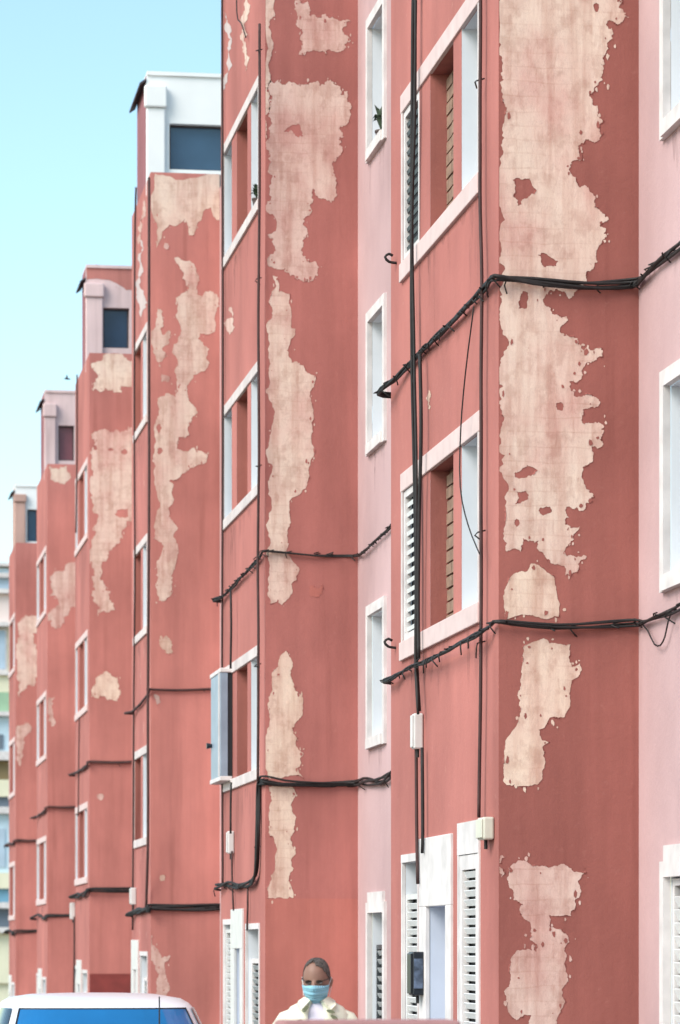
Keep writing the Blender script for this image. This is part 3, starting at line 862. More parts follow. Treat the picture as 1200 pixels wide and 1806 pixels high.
def cable(name, label, pts, r, strands=1, spread=0.0, mat=None, seed=0, group=None, clips=0, jitter=0.0, cliplen=.08):
    rr = random.Random(seed)
    path = smooth_path(pts)
    root = thing(name, label, 'cable', tuple(path[0]), group)
    for sidx in range(strands):
        ph = rr.uniform(0, 6.3); fr = rr.uniform(.55, 1.2)
        mb = MB(); q = []
        for i, p in enumerate(path):
            a = ph + i * .25 * fr
            o = Vector((cos(a) * spread * .5, sin(a * .7) * spread * 1.2, sin(a) * spread)) if strands > 1 else Vector((0, 0, 0))
            o += Vector((0, sin(i * .9 + ph * 3) * .004, sin(i * .53 + ph) * sin(i * .21 + ph * 2) * .010))
            o += Vector((0, 0, jitter * sin(i * .6 + ph)))
            q.append(p + o)
        mb.sweep(q, r * rr.uniform(.8, 1.15), 6)
        mb.build('strand', mat or M_cable, root, smooth=True)
    for c in range(clips):
        i = int((c + .5 + rr.uniform(-.3, .3)) / clips * (len(path) - 1))
        p = path[i]
        mb = MB()
        dz = rr.uniform(-.10, .03)
        mb.sweep([p + Vector((.03, 0, .012)), p + Vector((-.02, rr.uniform(-.02, .02), 0)), p + Vector((-.035, rr.uniform(-.05, .05), dz * .4)), p + Vector((-.03 + rr.uniform(0, .05), rr.uniform(-.09, .09), dz))], .0055, 5)
        mb.build('cable_tie', M_cable, root, smooth=True)
    return root
def corner(B, py, d=.045): 
    return (FX - d * .8, B['Yc'] - d * .8, Zon(py, FX, B['Yc']))
E1 = B1_['Ye']
cable('cable_bundle', 'thick black cable bundle crossing the nearest bay at the higher level', [Pp(B1_, 1240, 400), Pp(B1_, 1197, 436), Pp(B1_, 1165, 460), Pp(B1_, 1131, 492), Wp(B1_, 1118, 499), Wp(B1_, 1060, 503), Wp(B1_, 1000, 502), Wp(B1_, 940, 497), Wp(B1_, 900, 493), corner(B1_, 493, .06),
      Fp(B1_, 862, 500), Fp(B1_, 845, 519), Fp(B1_, 800, 566), Fp(B1_, 750, 612), Fp(B1_, 715, 650), Fp(B1_, 694, 672, .06), (Xon(668, E1), E1, Zon(694, FX, E1)), (FX + .05, E1 + .12, Zon(694, FX, E1)), (RX - .04, E1 + .05, Zon(700, FX, E1))],
      .011, 5, .015, seed=1, group='cable bundles along the bays', clips=44)
cable('cable_bundle', 'black cable bundle under the lower window frame of the nearest bay', [Pp(B1_, 1240, 1045), Pp(B1_, 1195, 1074), Pp(B1_, 1160, 1087), Pp(B1_, 1130, 1100), Wp(B1_, 1118, 1098), Wp(B1_, 1050, 1102), Wp(B1_, 980, 1105), Wp(B1_, 900, 1100), corner(B1_, 1100, .05),
      Fp(B1_, 866, 1105), Fp(B1_, 845, 1119, .085), Fp(B1_, 800, 1141, .085), Fp(B1_, 760, 1161, .085), Fp(B1_, 735, 1173, .07), Fp(B1_, 705, 1190), Fp(B1_, 691, 1199, .06), (FX + .02, E1 + .08, Zon(1203, FX, E1)), (RX - .04, E1 + .05, Zon(1203, FX, E1))],
      .009, 4, .014, seed=2, group='cable bundles along the bays', clips=36)
cable('cable_loop', 'thin slack cable loop hanging on the pink wall at right', [Pp(B1_, 1131, 1100), Pp(B1_, 1143, 1112), Pp(B1_, 1155, 1137), Pp(B1_, 1165, 1141), Pp(B1_, 1173, 1125), Pp(B1_, 1180, 1092), Pp(B1_, 1186, 1078)], .006, 1, seed=3)
E2 = B2_['Ye']
cable('cable_bundle', 'thin black cable bundle crossing the second bay at the higher level', [Pp(B2_, 694, 924), Pp(B2_, 675, 945), Pp(B2_, 655, 962), Pp(B2_, 636, 978), Wp(B2_, 626, 979), Wp(B2_, 560, 978), Wp(B2_, 510, 974), Wp(B2_, 478, 972), corner(B2_, 973), Fp(B2_, 458, 982),
      Fp(B2_, 440, 1004), Fp(B2_, 415, 1030), Fp(B2_, 396, 1050), (Xon(377, E2), E2, Zon(1060, FX, E2)), (FX + .1, E2 + .1, Zon(1060, FX, E2))], .0095, 3, .012, seed=4, group='cable bundles along the bays', clips=36)
cable('cable_bundle', 'thick double cable run low across the second bay above the man', [Pp(B2_, 694, 1362), Pp(B2_, 672, 1378), Pp(B2_, 640, 1380), Wp(B2_, 626, 1381, .05), Wp(B2_, 560, 1382, .05), Wp(B2_, 500, 1380, .05), Wp(B2_, 476, 1377, .05), corner(B2_, 1377), Fp(B2_, 458, 1379), Fp(B2_, 455, 1392), Fp(B2_, 455, 1450), Fp(B2_, 453, 1535),
      Fp(B2_, 448, 1555), Fp(B2_, 420, 1560), Fp(B2_, 396, 1564), (Xon(382, E2), E2, Zon(1566, FX, E2)), (FX + .1, E2 + .1, Zon(1566, FX, E2))], .0115, 5, .032, seed=5, group='cable bundles along the bays', clips=12, cliplen=.05)
def bay_cable(B, label, up, r, strands, spread, seed, x_r, x_far, y_far, dark):
    E = B['Ye']
    c = B['c']
    cable('cable_bundle', label, [Wp(B, x_r, up), Wp(B, (x_r + c) / 2, up + 1), Wp(B, c + 6, up), corner(B, up + 1), Fp(B, c - 3, up + 3), Fp(B, (B['e'] + c) / 2, (up + y_far) / 2 + 2), Fp(B, B['e'] + 1, y_far - 3), (Xon(x_far, E), E, Zon(y_far, FX, E)), (FX + .1, E + .1, Zon(y_far, FX, E))],
          r, strands, spread, mat=M_cable if dark else M_cableb, seed=seed, group='cable bundles along the bays', clips=4)
bay_cable(B3_, 'brown cable crossing the third bay at its upper level', 1215, .016, 2, .012, 11, 392, 221, 1257, False)
bay_cable(B3_, 'thick brown cable low on the third bay above the car', 1600, .020, 4, .03, 12, 392, 224, 1611, True)
bay_cable(B4_, 'brown cable crossing the fourth bay at its upper level', 1344, .017, 2, .012, 13, 238, 123, 1366, False)
bay_cable(B4_, 'thick dark cable low on the fourth bay', 1570, .020, 3, .03, 14, 238, 124, 1583, True)
bay_cable(B5_, 'brown cable crossing the fifth bay at its upper level', 1424, .018, 2, .014, 15, 142, 54, 1442, False)
bay_cable(B5_, 'thick dark cable low on the fifth bay', 1615, .022, 3, .03, 16, 142, 55, 1619, True)
bay_cable(B6_, 'brown cable crossing the farthest bay at its upper level', 1482, .020, 2, .014, 17, 74, 9, 1492, False)
bay_cable(B6_, 'thick dark cable low on the farthest bay', 1643, .022, 3, .03, 18, 74, 8, 1646, True)

def drop(label, B, pts, r, mat=None, d=.03, strands=1, spread=.012, seed=0, name='cable_drop', jitter=0.0, clips=0):
    return cable(name, label, [Fp(B, x, y, d) for x, y in pts], r, strands, spread, mat, seed, 'cable drops on the street walls', clips, jitter)
drop('thick black cable drop beside the slatted shutters of the nearest bay', B1_, [(732, -420), (731, 0), (730, 150), (728, 420), (729, 640), (732, 860), (734, 1160), (739, 1258)], .0125, d=.06, strands=3, spread=.018, seed=31, jitter=.003)
drop('second black cable drop right of the slatted shutters, nearest bay', B1_, [(741, 625), (743, 760), (740, 900), (738, 1040), (739, 1160)], .015, d=.06, seed=32)
drop('thin dark cable down the nearest bay just left of its corner', B1_, [(848, -420), (848, 0), (847, 330), (850, 480), (849, 700), (849, 1100), (847, 1300), (845, 1442)], .011, M_cableb, d=.045, seed=33, clips=5)
drop('slack thin wire hanging in front of the framed window, nearest bay', B1_, [(836, 540), (822, 650), (813, 760), (812, 860), (826, 925), (846, 978)], .0045, d=.09, seed=34)
drop('left cable below the white junction box, nearest bay', B1_, [(734, 1300), (735, 1400), (736, 1500), (737, 1562)], .012, M_cableb, d=.04, seed=35, jitter=.004)
drop('right cable below the white junction box, nearest bay', B1_, [(745, 1318), (746, 1400), (746, 1470), (745, 1506)], .011, M_cable, d=.04, seed=36, jitter=.004)
drop('dark cable at the far edge of the second bay', B2_, [(392, -260), (392, 0), (393, 430), (393, 800), (392, 1200), (393, 1562)], .013, M_cableb, seed=37)
drop('dark cable near the corner of the second bay beside the frames', B2_, [(458, 40), (458, 330), (456, 560), (457, 800), (455, 975), (456, 1130), (455, 1376)], .013, M_cableb, d=.07, seed=38, clips=4)
drop('short black cable above the blue grey window box', B2_, [(407, 1042), (408, 1100), (407, 1180)], .014, d=.07, seed=39)
drop('short black cable below the blue grey window box', B2_, [(408, 1380), (407, 1420), (407, 1470)], .014, d=.07, seed=40)
drop('frayed thin wire at the top of the second bay', B2_, [(418, -160), (418, 22), (426, 42), (434, 64)], .008, d=.04, seed=41)
drop('cable from the little box down to the second bay door', B2_, [(409, 1500), (410, 1560), (412, 1606)], .012, M_cableb, seed=42)
drop('cable down to the slatted window of the second bay', B2_, [(437, 1562), (437, 1600), (436, 1640)], .010, M_cableb, seed=48)
drop('dark cable at the far edge of the third bay', B3_, [(240, 330), (238, 420), (237, 760), (238, 1000), (236, 1250), (235, 1470), (234, 1640)], .016, M_cableb, seed=43)
drop('dark cable near the corner of the third bay', B3_, [(263, 312), (263, 600), (263, 900), (261, 1240), (261, 1480), (258, 1600)], .017, M_cableb, d=.06, seed=44)
drop('dark cable on the fourth bay street wall', B4_, [(140, 1265), (139, 1345), (138, 1440)], .014, M_cableb, seed=45)
drop('dark cable low on the fourth bay street wall', B4_, [(131, 1618), (131, 1690), (130, 1760)], .016, M_cableb, seed=46)
drop('dark cable at the far edge of the fourth bay', B4_, [(136, 660), (136, 800), (134, 940)], .014, M_cableb, seed=47)

# ------------------------------------------------------------------ boxes and brackets on the street walls
def wall_box(name, label, cat, px_near, w, dep, y0, y1, mat, lidmat=None, bevel=.012):
    Ya = Yon(px_near, FX)
    za, zb_ = Zon(y1, FX, Ya), Zon(y0, FX, Ya)
    t = thing(name, label, cat, (FX, Ya + w / 2, za))
    mb = MB(); mb.box(FX - dep, FX - .003, Ya, Ya + w, za, zb_); mb.build('case', mat, t, bevel=bevel)
    mb = MB(); mb.box(FX - dep - .012, FX - dep - .001, Ya + .01, Ya + w - .01, za + .012, zb_ - .012); mb.build('lid', lidmat or mat, t, bevel=.006)
    mb = MB(); mb.sweep([(FX - dep * .5, Ya + w * .5, za + .01), (FX - dep * .5, Ya + w * .5, za - .06)], .012, 8); mb.build('gland', M_cable, t)
    return t, Ya, za, zb_
wall_box('junction_box', 'white junction box on the cable drop above the nearest bay door', 'junction box', 748, .10, .075, 1258, 1321, M_boxw)
wall_box('meter_box', 'cream meter box beside the corner of the nearest bay', 'meter box', 873, .22, .075, 1441, 1481, M_box)
wall_box('junction_box', 'small white box above the door of the second bay', 'junction box', 414, .10, .07, 1466, 1506, M_boxw)
wall_box('junction_box', 'small white box low on the third bay, left of its corner', 'junction box', 241, .12, .08, 1566, 1596, M_boxw)
wall_box('junction_box', 'small pinkish white box low on the fourth bay', 'junction box', 133, .12, .08, 1592, 1622, M_boxw)
M_black = plain('black lacquered steel', (0.014, 0.016, 0.022), .35, var=.2, scale=5)
t, Ya, za, zb_ = wall_box('letter_box', 'black steel letter box by the white door of the nearest bay', 'letter box', 753, .18, .105, 1679, 1756, M_black)
mb = MB(); mb.box(FX - .095, FX - .03, Ya - .006, Ya - .001, za + .05, zb_ - .05); mb.build('blue_reflection', plain('blue reflection tone', (0.09, 0.115, 0.17), .4, var=.7, scale=16), t)  # bluish reflection on the near face, painted as a flat panel
for px, py, lb in ((700, 464, 'dark iron hook at the far edge of the nearest bay, upper'), (699, 1143, 'dark iron hook at the far edge of the nearest bay, lower')):
    Y = Yon(px, FX); z = Zon(py, FX, Y)
    mb = MB(); mb.sweep(smooth_path([(FX + .02, Y, z), (FX - .06, Y, z + .01), (FX - .09, Y, z + .045), (FX - .06, Y, z + .07), (FX - .03, Y, z + .055)], .02), .011, 6)
    o = mb.build('wall_hook', M_cable, None, smooth=True); tag(o, lb, 'hook', 'iron hooks')
# projecting window box on the second bay
Ya, Yb = Yon(411, FX), Yon(393, FX)
z0, z1 = Zon(1377, FX, Ya), Zon(1178, FX, Ya)
t = thing('window_box', 'blue grey metal box projecting from the lowest framed window, second bay', 'window box', (FX, (Ya + Yb) / 2, z0))
mb = MB(); mb.box(FX - .13, FX - .11, Ya + .03, Yb, z0 + .05, z1 - .05); mb.build('front_panel', M_metal, t)
mb = MB(); mb.box(FX - .128, FX - .055, Ya + .01, Ya + .03, z0 + .05, z1 - .05); mb.build('side_panel', M_metal, t)
mb = MB(); mb.box(FX - .053, FX - .005, Ya + .02, Ya + .03, z0 + .05, z1 - .05); mb.build('dark_gap', M_dark, t)
mb = MB(); mb.box(FX - .14, FX - .004, Ya, Yb + .02, z1 - .048, z1); mb.build('top_rail', M_white, t, bevel=.008)
mb = MB(); mb.box(FX - .14, FX - .004, Ya, Yb + .02, z0, z0 + .048); mb.build('bottom_rail', M_white, t, bevel=.008)
mb = MB(); mb.sweep([(FX - .12, Yb - .1, z0 + .42), (FX - .19, Yb - .1, z0 + .42)], [.02, .035], 10); mb.build('knob', M_black, t)
mb = MB(); mb.box(FX - .145, FX - .131, Ya + .08, Ya + .13, z0 + .05, z1 - .05); mb.build('rib', M_white, t)

# plants on sills
M_leaf = plain('dusty leaf', (0.05, 0.075, 0.04), .7, var=.4, scale=30)
M_pot = plain('dark clay pot', (0.07, 0.045, 0.04), .8, var=.2, scale=12)
def pot_plant(label, X, Y, Z, h, seed, n=26):
    rr = random.Random(seed)
    t = thing('potted_plant', label, 'plant', (X, Y, Z))
    rings = []
    for z, r in ((0, .045), (.09, .06), (.095, .066), (.115, .066)):
        rings.append([(X + r * cos(a * pi / 6), Y + r * sin(a * pi / 6), Z + z) for a in range(12)])
    MB().loft(rings).build('pot', M_pot, t)
    mb = MB()
    for i in range(n):
        a = rr.uniform(0, 6.28); l = rr.uniform(.4, 1) * h; o = rr.uniform(.02, .14)
        p0 = Vector((X, Y, Z + .10)); p1 = p0 + Vector((cos(a) * o * .5, sin(a) * o * .5, l * .8)); p2 = p0 + Vector((cos(a) * o, sin(a) * o, l * rr.uniform(.5, 1)))
        w = Vector((-sin(a), cos(a), 0)) * rr.uniform(.012, .026)
        m = len(mb.v)
        mb.v += [tuple(p0), tuple(p1 - w), tuple(p2), tuple(p1 + w)]; mb.f.append((m, m + 1, m + 2, m + 3))
    o = mb.build('leaves', M_leaf, t); o['kind'] = 'stuff'
zsl = B2_['S0'] + 2 * FLOOR + B2_['pk'] + .15
pot_plant('small dark plant on a pink wall windowsill high between two bays', RX + .05, B2_['Yc'] - 1.15, zsl, .30, 5, 34)
zsl = B2_['S0'] + 2 * FLOOR + .14
pot_plant('dark plant on the sill of the top framed window, second bay', FX + .05, B2_['Yc'] + .95, zsl, .18, 6)

# ------------------------------------------------------------------ far block of flats at the left edge
YF = 150.0
def fx_(px): return Xon(px, YF)
def fz_(py): return Zon(py, 7.0, YF)
far = thing('apartment_block', 'pale block of flats far behind at the left edge of the street', 'building', (fx_(0), YF + 4, ground_z(YF)))
mats = {'w': M_white, 'b': plain('pale blue render', (0.42, 0.52, 0.62), .8, var=.1, scale=1), 'c': plain('cream render', (0.74, 0.70, 0.52), .9, var=.06, scale=1),
        'g': plain('sage green render', (0.30, 0.45, 0.30), .9, var=.1, scale=1), 'n': plain('brown shutter', (0.22, 0.16, 0.08), .8), 'd': plain('slate balcony front', (0.13, 0.16, 0.20), .6),
        'l': plain('light blue render', (0.55, 0.68, 0.76), .8, var=.06, scale=1), 'p': plain('blush render', (0.80, 0.66, 0.62), .9), 'h': plain('azure tiles', (0.16, 0.34, 0.46), .5)}
x0, x1 = fx_(-260), fx_(64)
mb = MB(); mb.box(x0, x1, YF, YF + 9, ground_z(YF) - 2, fz_(1000)); mb.build('wall', mats['c'], far)
mb = MB(); mb.box(x0 - .2, x1 + .2, YF - .5, YF + 9.2, fz_(1000) + .01, fz_(994)); mb.build('roof', mats['w'], far)
bands = [(1003, 1012, 'l', .2), (1012, 1020, 'w', .5), (1020, 1040, 'b', .25), (1040, 1048, 'w', .5), (1048, 1098, 'p', .2), (1098, 1106, 'w', .5), (1185, 1192, 'w', .5), (1192, 1222, 'c', .3), (1222, 1256, 'g', .35), (1256, 1264, 'w', .6),
         (1264, 1326, 'l', .2), (1326, 1342, 'w', .6), (1342, 1376, 'n', .2), (1376, 1406, 'c', .4), (1406, 1424, 'd', .2), (1424, 1436, 'w', .6), (1436, 1540, 'l', .25), (1540, 1568, 'c', .5), (1568, 1592, 'h', .3), (1592, 1603, 'w', .6),
         (1603, 1636, 'd', .2), (1636, 1646, 'w', .6), (1646, 1735, 'c', .2)]
nmv = {'w': 'balcony_slab', 'n': 'shutter_band', 'd': 'balcony_front', 'h': 'tiled_band'}
for a, b, m, pr in bands:
    mb = MB(); mb.box(x0 + .01 * (ord(m) % 7), x1 - .01 * (ord(m) % 5), YF - pr, YF - .004, fz_(b) + .01, fz_(a)); mb.build(nmv.get(m, 'wall_band'), mats[m], far)
for i in range(8):
    xa = fx_(-236 + i * 36)
    mb = MB(); mb.box(xa, xa + .8, YF - .06, YF - .005, fz_(1184), fz_(1108)); w = mb.build('window', mats['w'], far)
    mb = MB(); mb.box(xa + .08, xa + .72, YF - .08, YF - .062, fz_(1180), fz_(1112)); mb.build('pane', mats['b'], w)
    mb = MB(); mb.box(xa + .25, xa + .62, YF - .26, YF - .201, fz_(1322), fz_(1296)); mb.build('window', mats['d'], far)
    mb = MB(); mb.box(xa + .05, xa + .7, YF - .30, YF - .251, fz_(1530), fz_(1462)); mb.build('window', mats['b'], far)

# ------------------------------------------------------------------ parked car
M_carw = plain('white car lacquer', (0.80, 0.81, 0.83), .22, spec=.6)
M_carbl = plain('black car plastic', (0.02, 0.02, 0.022), .55)
M_rub = plain('tyre rubber', (0.02, 0.02, 0.02), .9)
M_alloy = plain('alloy', (0.55, 0.55, 0.57), .35, metal=.9)
M_screen = glass_mat('blue tinted windscreen', (0.01, 0.15, 0.38), .06, .6)
M_cglass = glass_mat('car side glass', (0.02, 0.035, 0.05), .05, .6)
M_lamp = plain('headlamp lens', (0.7, 0.72, 0.75), .1, spec=.8)
M_tail = plain('tail lamp red', (0.35, 0.01, 0.01), .2)
CY, CXc = 21.0, 1.70
CZ = ground_z(CY + .8) + .022
def sup(hw, hl, n, a):
    c, s_ = cos(a), sin(a)
    return (hw * math.copysign(abs(c) ** (2 / n), c), hl * math.copysign(abs(s_) ** (2 / n), s_))
car = thing('parked_car', 'white parked car with blue windscreen, only its roof in view', 'car', (CXc, CY + .8, CZ))
def C(x, y, z): return (CXc + x, CY + y, CZ + z)
NA = 64
st = [(-2.02, .55, .36, .60), (-1.98, .70, .26, .68), (-1.80, .80, .22, .74), (-1.3, .84, .20, .84), (-.95, .85, .20, .92), (0, .86, .20, .95), (1.2, .86, .20, .96), (1.75, .84, .22, .95), (1.98, .78, .28, .90), (2.03, .66, .38, .80)]
rings = []
for y, hw, zl, zh in st:
    r = []
    for i in range(32):
        X, Z = sup(hw, (zh - zl) / 2, 4.5, 2 * pi * i / 32)
        r.append(C(X, y, (zl + zh) / 2 + Z))
    rings.append(r)
MB().loft(rings).build('body', M_carw, car, smooth=True)
GR = [(-1.02, 1.92, .77, .93), (-.62, 1.80, .72, 1.10), (-.28, 1.66, .655, 1.26), (-.02, 1.52, .60, 1.408), (.05, 1.46, .575, 1.438), (.16, 1.38, .53, 1.466), (.40, 1.15, .40, 1.488), (.60, .95, .2, 1.496)]
def gring(g, a, k=1.0):
    yf, yr, hw, z = g
    X, Y = sup(hw * k, (yr - yf) / 2 * k, 5.0, a)
    bow = -.06 * (1 - (X / hw) ** 2) if Y < 0 else .05 * (1 - (X / hw) ** 2)
    return C(X, (yf + yr) / 2 + Y + bow, z)
rings = [[gring(g, 2 * pi * i / NA) for i in range(NA)] for g in GR]
MB().loft(rings).build('cabin', M_carw, car, smooth=True)
def glassband(name, a0, a1, gi0, gi1, mat, n=16):
    mb = MB()
    for gi in range(gi0, gi1):
        for j in range(n):
            t0, t1 = a0 + (a1 - a0) * j / n, a0 + (a1 - a0) * (j + 1) / n
            q = []
            for g, t in ((GR[gi], t0), (GR[gi], t1), (GR[gi + 1], t1), (GR[gi + 1], t0)):
                p = gring(g, t, 1.008); q.append((p[0], p[1], p[2] + .003))
            mb.quad(*q)
    return mb.build(name, mat, car, smooth=True)
glassband('windscreen', pi * 1.5 - .72, pi * 1.5 + .72, 0, 3, M_screen)
sl = MB()
for sg in (-1, 1):
    p = [gring(g, pi * 1.5 + sg * .725, 1.009) for g in GR[:4]]
    sl.sweep(p, .008, 6)
sl.sweep([gring(GR[3], pi * 1.5 - .725 + 1.45 * j / 16, 1.009) for j in range(17)], .008, 6)
sl.build('windscreen_seal', M_carbl, car, smooth=True)
glassband('rear_window', pi * .5 - .70, pi * .5 + .70, 1, 3, M_cglass)
for sd, c0 in ((1, 0.0), (-1, pi)):
    glassband('side_window', c0 - .62, c0 - .05, 1, 3, M_cglass, 8)
    glassband('side_window', c0 + .05, c0 + .62, 1, 3, M_cglass, 8)
def wheel(x, y):
    s_ = 1 if x > 0 else -1
    rg = []
    for xx, r in ((-.10, .22), (-.10, .29), (-.07, .31), (.07, .31), (.10, .29), (.10, .22)):
        rg.append([C(x + s_ * xx, y + r * cos(2 * pi * i / 24), .31 + r * sin(2 * pi * i / 24)) for i in range(24)])
    w = MB().loft(rg).build('wheel', M_rub, car, smooth=False)
    mb = MB()
    for k in range(5):
        a = 2 * pi * k / 5
        mb.sweep([C(x + s_ * .105, y, .31), C(x + s_ * .105, y + .2 * cos(a), .31 + .2 * sin(a))], .03, 6)
    mb.build('rim', M_alloy, w)
for x in (-.78, .78):
    for y in (-1.28, 1.30): wheel(x, y)
for sx_ in (-1, 1):
    mb = MB(); mb.loft([[C(sx_ * (.50 + .11 * cos(2 * pi * i / 14)), -1.985 + d + abs(.06 * cos(2 * pi * i / 14) + .03) , .62 + .07 * sin(2 * pi * i / 14)) for i in range(14)] for d in (-.02, .10)]); mb.build('headlight', M_lamp, car)
    mb = MB(); mb.box(*[v for p in zip(C(sx_ * .62 - .1, 1.95, .66), C(sx_ * .62 + .1, 2.035, .84)) for v in p]); mb.build('tail_light', M_tail, car, bevel=.02)
    mr = MB(); mr.sweep([C(sx_ * .76, -.62, 1.0), C(sx_ * .90, -.64, 1.02), C(sx_ * .98, -.64, 1.03)], [.03, .07, .075], 10, .8); mr.build('mirror', M_carw, car, smooth=True)
    for yy in (.25, 1.1):
        mb = MB(); mb.box(*[v for p in zip(C(sx_ * .868 - .012, yy, .78), C(sx_ * .868 + .012, yy + .16, .80)) for v in p]); mb.build('door_handle', M_carw, car)
mb = MB(); mb.box(*[v for p in zip(C(-.42, -2.035, .36), C(.42, -1.99, .50)) for v in p]); mb.build('grille', M_carbl, car)
mb = MB(); mb.box(*[v for p in zip(C(-.26, -2.05, .40), C(.26, -2.037, .50)) for v in p]); mb.build('number_plate', M_white, car)
xa = Xon(265, CY - .55) - CXc
mb = MB(); mb.sweep([C(xa, -1.12, .86), C(xa, -1.12, 1.50)], [.006, .004], 6); mb.build('antenna', M_carbl, car)

# ------------------------------------------------------------------ low wall end in front
YW = 12.5
xa, xb = Xon(497, YW), Xon(812, YW)
zt = Zon(1801, xa, YW)
M_lw = render_paint('dusty pink wall render', (0.48, 0.24, 0.23), (0.5, 0.3, 0.28))
lw = thing('low_wall', 'low dusty pink wall end at the bottom edge, in front of the man', 'wall', ((xa + xb) / 2, YW + .1, ground_z(YW)))
mb = MB(); mb.box(xa + .02, xb - .02, YW, YW + .2, ground_z(YW) - .2, zt - .05); mb.build('wall_body', M_lw, lw)
mb = MB(); mb.box(xa, xb, YW - .03, YW + .23, zt - .048, zt); mb.build('coping', M_lw, lw, bevel=.015)

# ------------------------------------------------------------------ bird
Yb_ = 60.0
xb_ = Xon(118, Yb_); zb_ = Zon(668, xb_, Yb_)
bd = thing('bird', 'tiny dark bird flying in the sky beside the fourth rooftop room', 'bird', (xb_, Yb_, zb_))
M_bird = plain('dark feather', (0.06, 0.06, 0.065), .8)
mb = MB(); mb.sweep([(xb_ - .05, Yb_ - .02, zb_), (xb_ - .02, Yb_, zb_ + .005), (xb_ + .03, Yb_ + .01, zb_), (xb_ + .07, Yb_ + .02, zb_)], [.006, .018, .016, .004], 8); mb.build('body', M_bird, bd, smooth=True)
for s_ in (-1, 1):
    mb = MB(); mb.prism([(xb_ - .015, zb_), (xb_ + .02, zb_), (xb_ + .01 , zb_ + .06), (xb_ - .01, zb_ + .07)], 'y', Yb_ + s_ * .012, Yb_ + s_ * .016); mb.build('wing', M_bird, bd)

# ------------------------------------------------------------------ the man
PY = 18.6
PXc = Xon(559, PY)
PZ = ground_z(PY)
HT = Zon(1692, PXc, PY) - PZ            # standing height
SC = HT / 1.722
M_skin = plain('brown skin', (0.255, 0.13, 0.092), .55, var=.08, scale=30)
M_hair = plain('greying cropped hair', (0.10, 0.082, 0.074), .95, var=.6, scale=90, bump=.6)
M_shirt = plain('cream shirt cloth', (0.74, 0.71, 0.56), .9, var=.06, scale=9, bump=.2)
M_tee = plain('lilac white tee', (0.70, 0.64, 0.72), .9, var=.04, scale=9)
M_mask = plain('pale blue surgical mask', (0.28, 0.54, 0.66), .8, var=.08, scale=20)
M_motif = plain('olive print', (0.16, 0.17, 0.10), .9)
M_trou = plain('dark trousers', (0.05, 0.055, 0.07), .9)
M_shoe = plain('black shoe', (0.02, 0.02, 0.02), .5)
M_eye = plain('dark eye and brow shade', (0.03, 0.018, 0.014), .4)  # dark tone for eyes with the brow shadow mixed in
man = thing('person', 'man in cream shirt and pale blue face mask standing by the second bay', 'person', (PXc, PY, PZ))
YAW = radians(-10)
def Q(x, y, z):
    return Q0(x, y, z + .024 * min(1, max(0, (z - 1.1) / .2)))
def Q0(x, y, z):
    x, y = x * cos(YAW) - y * sin(YAW), x * sin(YAW) + y * cos(YAW)
    return (PXc + x * SC, PY + y * SC, PZ + z * SC)
HY = radians(-8); HC = Vector((0, -.012, 1.585))
def Hd(x, y, z, tilt=radians(9)):
    """head coordinates: face towards -y, nodding down a little, turned a little"""
    v = Matrix.Rotation(HY, 3, 'Z') @ (Matrix.Rotation(tilt, 3, 'X') @ Vector((x, y, z)))
    return Q0(*(HC + v))
def oval(rx, ry, n, z, y0=0, e=2.3, f=Q):
    return [f(*(lambda p: (p[0], p[1] + y0))(sup(rx, ry, e, 2 * pi * i / n)), z) for i in range(n)]
mb = MB()
mb.loft([oval(rx, ry, 24, z, y0) for rx, ry, z, y0 in ((.155, .10, .82, 0), (.165, .11, .92, .0), (.15, .105, 1.05, 0), (.16, .11, 1.18, 0), (.172, .115, 1.30, .005), (.168, .10, 1.38, .01), (.12, .08, 1.425, .015), (.062, .062, 1.455, .01), (.056, .060, 1.50, .0), (.054, .058, 1.56, 0))])
hr = []
for t in range(15):
    u = t / 14
    z = -.118 + .2565 * u
    prof = max(0.0, 1 - abs((z - .012) / .128) ** 2.5) ** .42 + .02
    rx = .077 * prof * (1 if z > -.02 else 1 - .16 * (-.02 - z) / .1)
    ry = .097 * prof
    y0 = -.006 if z < -.03 else .004
    hr.append([Hd(p[0], p[1] + y0, z) for p in [sup(rx, ry, 2.1, 2 * pi * i / 24) for i in range(24)]])
mb.loft(hr)
mb.sweep([Hd(0, -.090, .022), Hd(0, -.104, -.005), Hd(0, -.116, -.026), Hd(0, -.094, -.034)], [.009, .012, .016, .010], 10)
